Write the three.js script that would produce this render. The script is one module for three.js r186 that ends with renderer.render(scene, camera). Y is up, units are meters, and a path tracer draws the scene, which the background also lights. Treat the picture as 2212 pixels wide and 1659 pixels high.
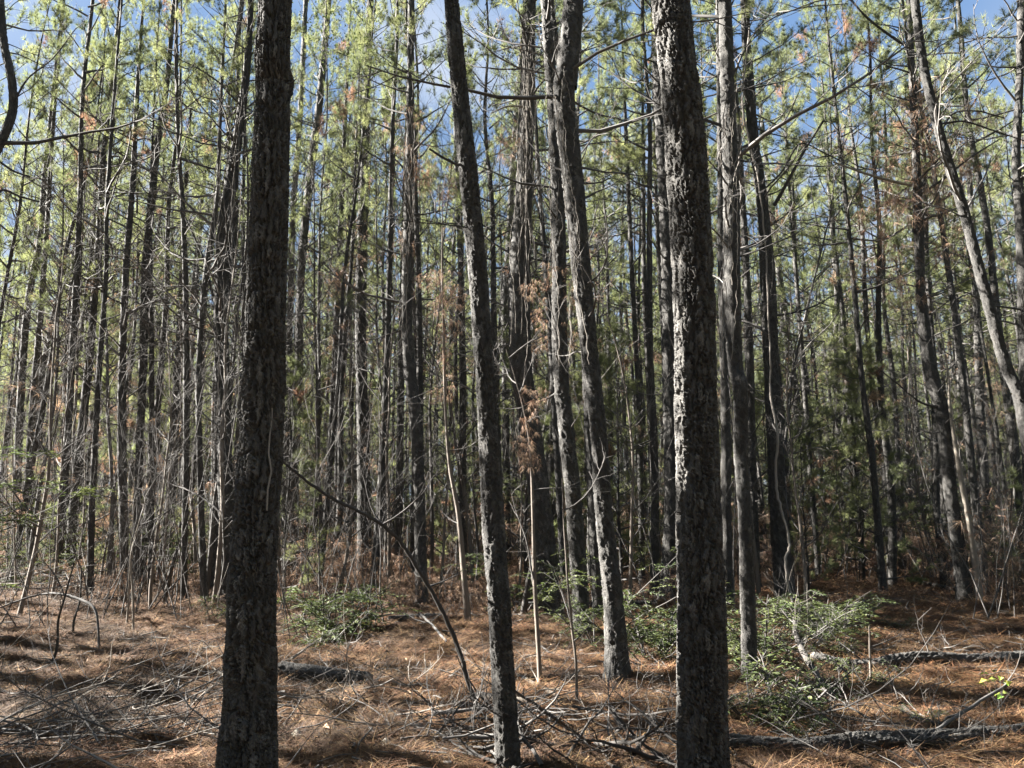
import * as THREE from 'three';
import { createNoise2D, createNoise3D } from 'simplex-noise';
import { mergeGeometries } from 'three/addons/utils/BufferGeometryUtils.js';

// ---------------------------------------------------------------- camera, sky, sun, exposure
const EYE = 1.6, PITCH = THREE.MathUtils.degToRad(9.9), FOCAL = 1661;      // FOCAL: in units of the 2212 x 1659 survey grid
const scene = new THREE.Scene();
const camera = new THREE.PerspectiveCamera(2 * THREE.MathUtils.radToDeg(Math.atan(829.5 / FOCAL)), 1024 / 768, 0.05, 600);
camera.position.set(0, EYE, 0);
camera.rotation.set(PITCH, 0, 0);

const SUN_LEFT = THREE.MathUtils.degToRad(74), SUN_UP = THREE.MathUtils.degToRad(30);
const sunDir = new THREE.Vector3(-Math.sin(SUN_LEFT) * Math.cos(SUN_UP), Math.sin(SUN_UP), -Math.cos(SUN_LEFT) * Math.cos(SUN_UP));
const sun = new THREE.DirectionalLight(new THREE.Color(1, 0.955, 0.88), 5);
sun.name = 'sun';
sun.position.copy(sunDir).multiplyScalar(80);
sun.castShadow = true;
sun.shadow.radius = 0.6;
Object.assign(sun.shadow.camera, { left: -60, right: 60, top: 60, bottom: -60, near: 1, far: 220 });
sun.shadow.mapSize.set(4096, 4096);
scene.add(sun, sun.target);

const renderer = new THREE.WebGLRenderer({ antialias: true });
renderer.toneMapping = THREE.LinearToneMapping;
renderer.toneMappingExposure = 12.8;
renderer.shadowMap.enabled = true;

function mulberry(a) { return () => { a = (a + 0x6d2b79f5) | 0; let t = Math.imul(a ^ (a >>> 15), 1 | a); t = (t + Math.imul(t ^ (t >>> 7), 61 | t)) ^ t; return ((t ^ (t >>> 14)) >>> 0) / 4294967296; }; }
const R = mulberry(20251204);
const noise2 = createNoise2D(mulberry(7)), noise3 = createNoise3D(mulberry(11));
const clamp = THREE.MathUtils.clamp, lerp = THREE.MathUtils.lerp, smooth = THREE.MathUtils.smoothstep;
const V = (x, y, z) => new THREE.Vector3(x, y, z);
const range = (r, a, b) => a + (b - a) * r();

// clear autumn sky with thin scattered cloud, one computed dome for view and light
{
  const W = 1024, H = 512, d = new Float32Array(W * H * 4);
  for (let j = 0; j < H; j++) for (let i = 0; i < W; i++) {
    const up = ((j + 0.5) / H - 0.5) * Math.PI, ro = ((i + 0.5) / W - 0.5) * 2 * Math.PI;
    const y = Math.sin(up), x = Math.cos(ro) * Math.cos(up), z = Math.sin(ro) * Math.cos(up);
    const h = Math.max(0, y), t = Math.pow(1 - h, 3.2);
    let c = [lerp(0.0175, 0.044, t), lerp(0.032, 0.053, t), lerp(0.059, 0.066, t)];
    const toSun = Math.max(0, x * sunDir.x + y * sunDir.y + z * sunDir.z), glow = 0.05 * Math.pow(toSun, 8) + 0.2 * Math.pow(toSun, 60);
    const k = 1 / (h + 0.25), n = noise2(x * k * 1.3, z * k * 1.3) + 0.5 * noise2(x * k * 2.9 + 7, z * k * 2.9) + 0.25 * noise2(x * k * 6.1, z * k * 6.1 + 3) + 0.12 * noise2(x * k * 13, z * k * 13);
    const cl = smooth(n, -0.2, 1.2) * 0.5;
    c = c.map((v, q) => lerp(v, [0.088, 0.09, 0.092][q], cl) + glow * [1, 0.95, 0.85][q]);
    d.set([...c, 1], (j * W + i) * 4);
  }
  const sky = new THREE.DataTexture(d, W, H, THREE.RGBAFormat, THREE.FloatType);
  sky.mapping = THREE.EquirectangularReflectionMapping;
  sky.magFilter = THREE.LinearFilter;
  sky.needsUpdate = true;
  scene.background = sky;
  scene.environment = sky;
}

// ---------------------------------------------------------------- survey helpers: a sighting from the camera station, turned into metres
const CP = Math.cos(PITCH), SP = Math.sin(PITCH);
function sight(px, py) { const dx = (px - 1106) / FOCAL, dy = (829.5 - py) / FOCAL; return [dx, dy * CP + SP, CP - dy * SP]; }   // x, up, forward per metre of axis depth
function pt(px, py, Z) { const [x, y, f] = sight(px, py), t = Z / f; return V(x * t, EYE + y * t, -Z); }
function axisDepth(px, py, Z) { return Z / sight(px, py)[2]; }
function ground(px, py) { const [x, y, f] = sight(px, py), t = -EYE / y; return V(x * t, gh(x * t, -f * t), -f * t); }
function gh(x, z) {
  return 0.05 * noise2(x * 0.22, z * 0.22) + 0.045 * noise2(x * 0.7 + 9, z * 0.7) + 0.034 * noise2(x * 1.9, z * 1.9 + 4) + 0.012 * noise2(x * 5, z * 5);
}

// ---------------------------------------------------------------- object helpers
const taken = {};
function numbered(name) { const n = taken[name] ?? 0; taken[name] = n + 1; return n ? `${name}_${String(n).padStart(3, '0')}` : name; }
function tag(o, label, category, group) { o.userData.label = label; o.userData.category = category; if (group) o.userData.group = group; return o; }
function thing(name, label, category, group, at = V(0, 0, 0), turn = 0) {
  const g = new THREE.Group();
  g.name = numbered(name); g.position.copy(at); g.rotation.y = turn; scene.add(g);
  return tag(g, label, category, group);
}
function part(name, geometry, material, parent) {
  const m = new THREE.Mesh(geometry, material);
  m.name = name; m.castShadow = m.receiveShadow = true; (parent ?? scene).add(m);
  return m;
}

// Collects tubes, needles and leaves into one geometry
class Mesher {
  constructor() { this.p = []; this.n = []; this.u = []; this.c = []; this.i = []; this.col = [1, 1, 1]; }
  vert(x, y, z, nx, ny, nz, u, v) { this.p.push(x, y, z); this.n.push(nx, ny, nz); this.u.push(u, v); this.c.push(this.col[0], this.col[1], this.col[2]); return this.p.length / 3 - 1; }
  tube(pts, rad, sides = 4, uLen = 0.5, cap = false) {
    const n = pts.length; let t = V(0, 0, 0), side = null, rows = [], len = 0;
    for (let k = 0; k < n; k++) {
      t.subVectors(pts[Math.min(n - 1, k + 1)], pts[Math.max(0, k - 1)]).normalize();
      if (!side) side = Math.abs(t.y) < 0.9 ? V(0, 1, 0).cross(t).normalize() : V(1, 0, 0).cross(t).normalize();
      side.addScaledVector(t, -side.dot(t)).normalize();
      const b = t.clone().cross(side);
      if (k) len += pts[k].distanceTo(pts[k - 1]);
      const row = [];
      for (let s = 0; s <= sides; s++) {
        const a = (s / sides) * 2 * Math.PI, ca = Math.cos(a), sa = Math.sin(a);
        const nx = side.x * ca + b.x * sa, ny = side.y * ca + b.y * sa, nz = side.z * ca + b.z * sa, r = rad[k];
        row.push(this.vert(pts[k].x + nx * r, pts[k].y + ny * r, pts[k].z + nz * r, nx, ny, nz, s / sides * Math.max(1, Math.round(rad[0] * 6.28 / 0.5)), len / 1.5));
      }
      rows.push(row);
    }
    for (let k = 0; k < n - 1; k++) for (let s = 0; s < sides; s++) { const a = rows[k][s], b = rows[k][s + 1], c = rows[k + 1][s], d = rows[k + 1][s + 1]; this.i.push(a, b, c, b, d, c); }
    if (cap) for (const e of [0, n - 1]) {
      const q = pts[e], d = V(0, 0, 0).subVectors(pts[e], pts[e ? n - 2 : 1]).normalize(), m = this.vert(q.x + d.x * rad[e] * 0.15, q.y + d.y * rad[e] * 0.15, q.z + d.z * rad[e] * 0.15, d.x, d.y, d.z, 0.5, 0.5), ring = rows[e].map((id) => this.vert(this.p[id * 3], this.p[id * 3 + 1], this.p[id * 3 + 2], d.x, d.y, d.z, 0.1, 0.1));
      for (let s = 0; s < sides; s++) e ? this.i.push(ring[s], ring[s + 1], m) : this.i.push(ring[s + 1], ring[s], m);
    }
  }
  needle(x, y, z, dx, dy, dz, l, w, r) {     // one thin tapering triangle
    let sx = dy * r[2] - dz * r[1], sy = dz * r[0] - dx * r[2], sz = dx * r[1] - dy * r[0], q = w / 2 / (Math.hypot(sx, sy, sz) + 1e-9); sx *= q; sy *= q; sz *= q;
    let nx = sy * dz - sz * dy, ny = sz * dx - sx * dz, nz = sx * dy - sy * dx; q = 1 / (Math.hypot(nx, ny, nz) + 1e-9); nx *= q; ny *= q; nz *= q;
    const a = this.vert(x - sx, y - sy, z - sz, nx, ny, nz, 0, 0), b = this.vert(x + sx, y + sy, z + sz, nx, ny, nz, 1, 0), c = this.vert(x + dx * l, y + dy * l, z + dz * l, nx, ny, nz, 0.5, 1);
    this.i.push(a, b, c);
  }
  leaf(p, d, up, l, w, fold = 0.25) {         // a folded lance-shaped blade, four faces
    const s = d.clone().cross(up).normalize(), n = s.clone().cross(d).normalize(), at = (f, o, h) => V(p.x + d.x * l * f + s.x * o + n.x * h, p.y + d.y * l * f + s.y * o + n.y * h, p.z + d.z * l * f + s.z * o + n.z * h);
    const q = [p, at(0.45, -w / 2, w * fold), at(0.5, 0, 0), at(0.45, w / 2, w * fold), at(1, 0, -w * fold)];
    for (const [a, b, c] of [[0, 1, 2], [0, 2, 3], [1, 4, 2], [2, 4, 3]]) {
      const f = q[b].clone().sub(q[a]).cross(q[c].clone().sub(q[a])).normalize();
      this.i.push(...[a, b, c].map((k) => this.vert(q[k].x, q[k].y, q[k].z, f.x, f.y, f.z, 0, 0)));
    }
  }
  build() {
    const g = new THREE.BufferGeometry();
    g.setAttribute('position', new THREE.BufferAttribute(new Float32Array(this.p), 3));
    g.setAttribute('normal', new THREE.BufferAttribute(new Float32Array(this.n), 3));
    g.setAttribute('uv', new THREE.BufferAttribute(new Float32Array(this.u), 2));
    g.setAttribute('color', new THREE.BufferAttribute(new Float32Array(this.c), 3));
    g.setIndex(this.i);
    return g;
  }
}
const randDir = (r) => { const z = r() * 2 - 1, a = r() * 6.2832, q = Math.sqrt(1 - z * z); return V(q * Math.cos(a), z, q * Math.sin(a)); };

// ---------------------------------------------------------------- bark: furrowed plates as a height field (0.5 m x 1.5 m), its fine grain and its colour
const BW = 512, BH = 1536;
const barkH = new Float32Array(BW * BH), barkFine = new Float32Array(BW * BH), barkTone = new Float32Array(BW * BH);
{
  const r = mulberry(3);
  const net = (NX, NY, jy) => { const cells = []; for (let j = 0; j < NY; j++) for (let i = 0; i < NX; i++) cells.push([(i + 0.5 + (r() - 0.5) * 0.95 + (j % 2) * 0.45) / NX, (j + 0.5 + (r() - 0.5) * 1.2) / NY, r(), r()]); return { NX, NY, jy, cells }; };
  const look = ({ NX, NY, jy, cells }, x, y) => {
    let f1 = 9, f2 = 9, best = 0; const ci = Math.floor(x * NX), cj = Math.floor(y * NY);
    for (let b = -2; b <= 2; b++) for (let a = -2; a <= 2; a++) {
      const ii = ((ci + a) % NX + NX) % NX, jj = ((cj + b) % NY + NY) % NY, c = cells[jj * NX + ii];
      let dx = x - c[0], dy = y - c[1]; dx -= Math.round(dx); dy -= Math.round(dy);
      const d = Math.hypot(dx * NX, dy * NY * jy);
      if (d < f1) { f2 = f1; f1 = d; best = jj * NX + ii; } else if (d < f2) f2 = d;
    }
    return [f2 - f1, cells[best]];
  };
  const coarse = net(10, 9, 0.7), fine = net(21, 24, 0.75);
  const tile = (x, y, f, g, o) => { const a = x * 6.2832, b = y * 6.2832; return 0.6 * noise3(Math.cos(a) * f + o, Math.sin(a) * f + Math.cos(b) * g, Math.sin(b) * g + o) + 0.4 * noise3(Math.cos(a) * f * 2.3 - o, Math.sin(a) * f * 2.3 + Math.cos(b) * g * 2.3, Math.sin(b) * g * 2.3 + 5); };
  for (let j = 0; j < BH; j++) for (let i = 0; i < BW; i++) {
    const x0 = i / BW, y0 = j / BH, w1 = tile(x0, y0, 1.4, 3.5, 1), w2 = tile(x0, y0, 1.4, 3.5, 30), w3 = tile(x0, y0, 4, 10, 60), g = tile(x0, y0, 9, 26, 90);
    const x = x0 + w1 * 0.045 + w3 * 0.03 + g * 0.006, y = y0 + w2 * 0.03 + w3 * 0.014 + g * 0.004;
    const [e, c] = look(coarse, x, y), [e2, c2] = look(fine, x + 0.13 + w3 * 0.02, y + 0.07);
    const wide = 0.08 + 0.14 * (0.5 + 0.5 * w2), plate = smooth(e, 0.02, wide + 0.06), split = smooth(e2, 0.0, 0.12), step = c2[3] * 0.5 + c[3] * 0.5;
    barkH[j * BW + i] = clamp(plate * (0.45 + 0.14 * c[2] + 0.22 * c2[2] + 0.17 * split + 0.1 * (0.5 - Math.min(0.5, Math.abs(0.35 - e)))) + 0.05 * g, 0, 1.1);
    barkFine[j * BW + i] = clamp(0.5 + 0.4 * g + 0.2 * c2[2], 0, 1);
    barkTone[j * BW + i] = clamp(0.45 + 0.5 * step + 0.3 * g + 0.25 * w1 + (c2[2] > 0.82 ? 0.7 : 0), 0.25, 1.9);  // the much lighter plates are sun flecks painted into the bark tone
  }
}
function barkAt(u, v) {
  const x = (u - Math.floor(u)) * BW, y = (v - Math.floor(v)) * BH, i = Math.floor(x), j = Math.floor(y), a = x - i, b = y - j, i1 = (i + 1) % BW, j1 = (j + 1) % BH, q = (m, n) => barkH[(n % BH) * BW + (m % BW)];
  return lerp(lerp(q(i, j), q(i1, j), a), lerp(q(i, j1), q(i1, j1), a), b);
}
function dataTexture(w, h, f, srgb = false) {
  const d = new Uint8Array(w * h * 4);
  for (let k = 0; k < w * h; k++) { const c = f(k); d[k * 4] = clamp(c[0] * 255, 0, 255); d[k * 4 + 1] = clamp(c[1] * 255, 0, 255); d[k * 4 + 2] = clamp(c[2] * 255, 0, 255); d[k * 4 + 3] = 255; }
  const t = new THREE.DataTexture(d, w, h);
  t.wrapS = t.wrapT = THREE.RepeatWrapping; t.magFilter = THREE.LinearFilter; t.minFilter = THREE.LinearMipmapLinearFilter; t.generateMipmaps = true; t.needsUpdate = true;
  if (srgb) t.colorSpace = THREE.SRGBColorSpace;
  return t;
}
const sr = (v) => Math.pow(Math.max(0, v), 1 / 2.2);
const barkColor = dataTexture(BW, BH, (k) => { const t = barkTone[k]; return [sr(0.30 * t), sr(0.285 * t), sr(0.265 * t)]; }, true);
const barkBump = dataTexture(BW, BH, (k) => [barkH[k] * 0.85, barkH[k] * 0.85, barkH[k] * 0.85]);
const barkFineBump = dataTexture(BW, BH, (k) => { const v = 0.6 * barkH[k] + 0.35 * barkFine[k]; return [v, v, v]; });

// ---------------------------------------------------------------- materials (linear base colours)
const lin = (r, g, b) => new THREE.Color().setRGB(r, g, b);
const std = (o) => new THREE.MeshStandardMaterial({ roughness: 0.92, metalness: 0, ...o });
const M = {
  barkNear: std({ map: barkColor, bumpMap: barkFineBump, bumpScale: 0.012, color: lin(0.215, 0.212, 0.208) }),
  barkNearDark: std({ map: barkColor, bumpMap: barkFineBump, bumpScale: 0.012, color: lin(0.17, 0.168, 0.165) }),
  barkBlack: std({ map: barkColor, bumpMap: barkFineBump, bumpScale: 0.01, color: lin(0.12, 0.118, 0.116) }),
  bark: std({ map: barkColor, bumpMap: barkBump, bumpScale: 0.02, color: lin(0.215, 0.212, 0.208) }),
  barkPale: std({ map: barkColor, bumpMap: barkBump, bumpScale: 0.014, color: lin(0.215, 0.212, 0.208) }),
  twig: std({ color: lin(0.065, 0.06, 0.056), vertexColors: true }),
  paleWood: std({ color: lin(0.19, 0.165, 0.135), bumpMap: barkFineBump, bumpScale: 0.003 }),
  sapling: std({ color: lin(0.12, 0.1, 0.082), bumpMap: barkFineBump, bumpScale: 0.002 }),
  darkWood: std({ color: lin(0.045, 0.04, 0.036), bumpMap: barkFineBump, bumpScale: 0.004 }),
  vine: std({ color: lin(0.17, 0.152, 0.132), vertexColors: true }),
  needles: new THREE.MeshPhysicalMaterial({ color: lin(1, 1, 1), vertexColors: true, roughness: 1, specularIntensity: 0.35, transmission: 0.5, thickness: 0, side: THREE.DoubleSide }),
  leaves: new THREE.MeshPhysicalMaterial({ color: lin(1, 1, 1), vertexColors: true, roughness: 0.95, specularIntensity: 0.35, transmission: 0.4, thickness: 0, side: THREE.DoubleSide }),
  deadNeedles: new THREE.MeshPhysicalMaterial({ color: lin(1, 1, 1), vertexColors: true, roughness: 0.95, transmission: 0.3, thickness: 0, side: THREE.DoubleSide }),
  straw: std({ color: lin(1, 1, 1), vertexColors: true, side: THREE.DoubleSide }),
};

// ---------------------------------------------------------------- forest floor
{
  const lines = (lo, hi, near, fine, grow) => { const a = [0]; let s = fine; while (a[a.length - 1] < hi) { if (a[a.length - 1] > near) s *= grow; a.push(a[a.length - 1] + s); } const b = [0]; s = fine; while (-b[b.length - 1] > lo) { if (-b[b.length - 1] < -near) s *= grow; b.push(b[b.length - 1] + s); } return [...b.slice(1).map((v) => -v).reverse(), ...a]; };
  const xs = lines(-320, 320, 9, 0.07, 1.06), zs = [];
  { let z = 40, s = 3; while (z > 0) { zs.push(z); z -= s; } z = 0; s = 0.07; while (z > -420) { zs.push(z); if (z < -16) s *= 1.06; z -= s; } }
  const p = [], uv = [], idx = [], n = xs.length;
  for (const z of zs) for (const x of xs) { p.push(x, gh(x, z) + 0.006 * noise2(x * 17, z * 17), z); uv.push(x / 1.7, z / 1.7); }
  for (let j = 0; j < zs.length - 1; j++) for (let i = 0; i < n - 1; i++) { const a = j * n + i; idx.push(a, a + 1, a + n, a + 1, a + n + 1, a + n); }
  const g = new THREE.BufferGeometry();
  g.setAttribute('position', new THREE.BufferAttribute(new Float32Array(p), 3));
  g.setAttribute('uv', new THREE.BufferAttribute(new Float32Array(uv), 2));
  g.setIndex(idx); g.computeVertexNormals();
  // felted duff: crossing fibres of several browns
  const S = 1024, tone = new Float32Array(S * S).fill(0.42), hue = new Float32Array(S * S).fill(0.5), r = mulberry(21);
  for (let k = 0; k < 26000; k++) {
    let x = r() * S, y = r() * S, a = r() * 6.28, v = 0.25 + r() * 0.75, hh = r(), L = 40 + r() * 60, bend = (r() - 0.5) * 0.012;
    for (let s = 0; s < L; s++) { const q = ((Math.floor(y) % S + S) % S) * S + ((Math.floor(x) % S + S) % S); tone[q] = v; hue[q] = hh; x += Math.cos(a); y += Math.sin(a); a += bend; }
  }
  const map = dataTexture(S, S, (k) => { const t = 0.08 * tone[k] + 0.008; return [sr(t * 1.3), sr(t * lerp(0.68, 0.88, hue[k])), sr(t * lerp(0.3, 0.48, hue[k]))]; }, true);
  const bump = dataTexture(S, S, (k) => [tone[k], tone[k], tone[k]]);
  const ground_ = part('forest_floor', g, std({ map, bumpMap: bump, bumpScale: 0.012, roughness: 1 }));
  ground_.userData.kind = 'structure';
}

// ---------------------------------------------------------------- pine parts
function trunkGeometry(points, radii, { radial = 12, step = 0.2, coarse = 0.3, fineTo = 0, amp = 0, uOff = 0, flare = 0.35, wob = 0 }) {
  const curve = new THREE.CatmullRomCurve3(points, false, 'centripetal'), L = curve.getLength(), N = points.length;
  curve.arcLengthDivisions = 400; curve.updateArcLengths();
  const knots = [0]; for (let k = 1; k < N; k++) knots.push(knots[k - 1] + points[k].distanceTo(points[k - 1]));
  const tot = knots[N - 1], radAt = (s) => { const q = s / L * tot; let k = 1; while (k < N - 1 && knots[k] < q) k++; const f = clamp((q - knots[k - 1]) / (knots[k] - knots[k - 1]), 0, 1); return lerp(radii[k - 1], radii[k], f * f * (3 - 2 * f) * 0.3 + f * 0.7); };
  const ss = []; let s = 0; while (s < L) { ss.push(s); s += s < fineTo ? step : coarse; } ss.push(L);
  const tilesU = Math.max(1, Math.round(radAt(L * 0.15) * 6.2832 / 0.5)), p = [], uv = [], idx = []; let side = V(1, 0, 0);
  const base = points[0].y;
  for (const q of ss) {
    const c = curve.getPointAt(Math.min(1, q / L)), t = curve.getTangentAt(Math.min(1, q / L));
    side.addScaledVector(t, -side.dot(t)).normalize(); const b = t.clone().cross(side), r0 = radAt(q), h = Math.max(0, c.y - base - 0.08);
    for (let k = 0; k <= radial; k++) {
      const a = (k === radial ? 0 : k / radial) * 6.2832, ca = Math.cos(a), sa = Math.sin(a);
      const warpV = noise3(Math.cos(a) * 0.6, q * 0.9, uOff * 10) * 0.03, u = (k / radial) * tilesU + uOff + 0.04 * noise2(q * 1.1, uOff * 7), v = q / 1.5 + uOff * 0.37 + warpV;
      let r = r0 * (1 + flare * Math.exp(-h / 0.16) * (0.7 + 0.5 * Math.sin(a * 4 + uOff * 20) ** 2));
      if (wob) r *= 1 + wob * noise3(ca * 1.1 + uOff * 5, q * 2.2, sa * 1.1);
      if (amp) r += amp * (barkAt(u, v) - 0.7);
      p.push(c.x + (side.x * ca + b.x * sa) * r, c.y + (side.y * ca + b.y * sa) * r, c.z + (side.z * ca + b.z * sa) * r); uv.push(u, v);
    }
  }
  const n = radial + 1;
  for (let j = 0; j < ss.length - 1; j++) for (let k = 0; k < radial; k++) { const a = j * n + k; idx.push(a, a + n, a + 1, a + 1, a + n, a + n + 1); }
  const g = new THREE.BufferGeometry();
  g.setAttribute('position', new THREE.BufferAttribute(new Float32Array(p), 3));
  g.setAttribute('uv', new THREE.BufferAttribute(new Float32Array(uv), 2));
  g.setIndex(idx); g.computeVertexNormals();
  const nr = g.attributes.normal;      // close the seam
  for (let j = 0; j < ss.length; j++) { const a = j * n, b = a + radial, x = nr.getX(a) + nr.getX(b), y = nr.getY(a) + nr.getY(b), z = nr.getZ(a) + nr.getZ(b), l = Math.hypot(x, y, z) || 1; nr.setXYZ(a, x / l, y / l, z / l); nr.setXYZ(b, x / l, y / l, z / l); }
  g.userData = { curve, L, radAt };
  return g;
}
function deadBranch(m, r, from, dir, len, rad, twigs = 6, sides = 4) {
  const pts = [], rs = [], d = dir.clone(), p = from.clone(), n = 6;
  for (let k = 0; k <= n; k++) { pts.push(p.clone()); rs.push(lerp(rad, rad * 0.22, k / n)); d.addScaledVector(randDir(r), 0.22); d.y += 0.05; d.normalize(); p.addScaledVector(d, len / n); }
  const tone = 0.7 + r() * 0.8; m.col = [tone, tone, tone];
  m.tube(pts, rs, sides);
  for (let t = 0; t < twigs; t++) {
    const f = 0.25 + 0.75 * (t + r()) / twigs, k = Math.min(n - 1, Math.floor(f * n)), o = pts[k].clone().lerp(pts[k + 1], f * n - k), td = pts[k + 1].clone().sub(pts[k]).normalize().addScaledVector(randDir(r), 0.95).normalize(), tl = len * range(r, 0.15, 0.42), tp = [o], tr = [rad * 0.3];
    for (let q = 1; q <= 3; q++) { td.addScaledVector(randDir(r), 0.28).normalize(); tp.push(tp[q - 1].clone().addScaledVector(td, tl / 3)); tr.push(rad * (0.3 - 0.07 * q)); }
    m.tube(tp, tr, 3);
    if (r() < 0.7) { const sd = td.clone().addScaledVector(randDir(r), 0.9).normalize(); m.tube([tp[1], tp[1].clone().addScaledVector(sd, tl * 0.25), tp[1].clone().addScaledVector(sd, tl * 0.45).addScaledVector(randDir(r), tl * 0.08)], [rad * 0.18, rad * 0.14, rad * 0.08], 3); }
  }
}
// a bough library: bare lower branches along +x
const BOUGHS = []; { const r = mulberry(77); for (let k = 0; k < 26; k++) { const m = new Mesher(); deadBranch(m, r, V(0, 0, 0), V(1, range(r, -0.15, 0.45), 0).normalize(), 1, 0.013, 7); BOUGHS.push(m.build()); } }

function tuft(m, r, p, d, n, len, w, spread, col) {
  for (let k = 0; k < n; k++) {
    const q = randDir(r).multiplyScalar(spread).add(d).normalize();
    const t = 0.8 + r() * 0.4; m.col = [col[0] * t, col[1] * t, col[2] * t];
    m.needle(p.x, p.y, p.z, q.x, q.y, q.z, len * (0.75 + r() * 0.4), w, [r() - 0.5, r() - 0.5, r() - 0.5]);
  }
}
const GREENS = [[0.19, 0.21, 0.088], [0.165, 0.19, 0.08], [0.22, 0.235, 0.105], [0.15, 0.172, 0.08]];
const BROWNS = [[0.30, 0.19, 0.125], [0.24, 0.14, 0.09], [0.36, 0.25, 0.165]];
const NEEDLE_W = 0.0066, TUFT_N = 40;
function crownGeometry(seed, L, Rm, limbs, brownShare = 0.04, tn = TUFT_N, nw = NEEDLE_W, spots = [[1, 0.75], [0.72, 0.95], [0.42, 1.0]]) {
  const r = mulberry(seed), wood = new Mesher(), nd = new Mesher();
  let az = r() * 6.28;
  for (let k = 0; k < limbs; k++) {
    const f = (k + r() * 0.8) / limbs, h = L * f; az += 2.4 + (r() - 0.5) * 0.9;
    const reach = Rm * (0.35 + 0.65 * Math.sin(Math.PI * Math.min(1, 0.28 + f * 0.78))) * range(r, 0.65, 1.2) * (1 - 0.45 * f), el = lerp(0.1, 0.95, f) + (r() - 0.5) * 0.3;
    const d = V(Math.cos(az) * Math.cos(el), Math.sin(el), Math.sin(az) * Math.cos(el)), p = V(0, h, 0), pts = [], rs = [], n = 6, r0 = lerp(0.032, 0.012, f);
    for (let q = 0; q <= n; q++) { pts.push(p.clone()); rs.push(lerp(r0, 0.004, q / n)); d.addScaledVector(randDir(r), 0.16); d.y += 0.06; d.normalize(); p.addScaledVector(d, reach / n); }
    wood.tube(pts, rs, 4);
    const col = r() < brownShare ? BROWNS[Math.floor(r() * 3)] : GREENS[Math.floor(r() * 4)], shoots = 5 + Math.floor(r() * 4);
    for (let s = 0; s < shoots; s++) {
      const g = s === 0 ? 1 : 0.5 + 0.5 * r(), q = Math.min(n - 1, Math.floor(g * n * 0.999)), o = pts[q].clone().lerp(pts[q + 1], g * n * 0.999 - q), sd = pts[q + 1].clone().sub(pts[q]).normalize().addScaledVector(randDir(r), s === 0 ? 0.1 : 0.85).normalize(), sl = s === 0 ? 0.12 : range(r, 0.2, 0.5);
      sd.y += 0.25; sd.normalize();
      const e = o.clone().addScaledVector(sd, sl);
      wood.tube([o, o.clone().lerp(e, 0.55).addScaledVector(randDir(r), 0.03), e], [0.006, 0.005, 0.003], 3);
      for (const [ff, sp] of spots) if (sl > 0.2 || ff === 1) tuft(nd, r, o.clone().lerp(e, ff), sd, tn, 0.19, nw, sp, col);
    }
  }
  return { wood: wood.build(), needles: nd.build() };
}
const CROWNS = []; for (let k = 0; k < 7; k++) CROWNS.push(crownGeometry(100 + k, 9, 1.75 + 0.15 * (k % 3), 33, k % 3 ? 0.03 : 0.1));
const FAR_CROWNS = []; for (let k = 0; k < 5; k++) FAR_CROWNS.push(crownGeometry(150 + k, 9, 1.8 + 0.15 * (k % 3), 33, k % 3 ? 0.03 : 0.08, 20, 0.012, [[1, 0.8], [0.5, 1]]));
function addCrown(parent, c, from, to, turn, spread = 1) {
  const s = to.clone().sub(from).length() / 9, q = new THREE.Quaternion().setFromUnitVectors(V(0, 1, 0), to.clone().sub(from).normalize()).multiply(new THREE.Quaternion().setFromAxisAngle(V(0, 1, 0), turn));
  const crown = part('crown', c.needles, M.needles, parent), wood = part('bough', c.wood, M.twig, crown);
  crown.userData.kind = 'stuff'; wood.userData.kind = 'stuff';
  crown.position.copy(from); crown.quaternion.copy(q); crown.scale.set(spread * (1 + s) / 2, s, spread * (1 + s) / 2);
  return crown;
}

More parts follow.
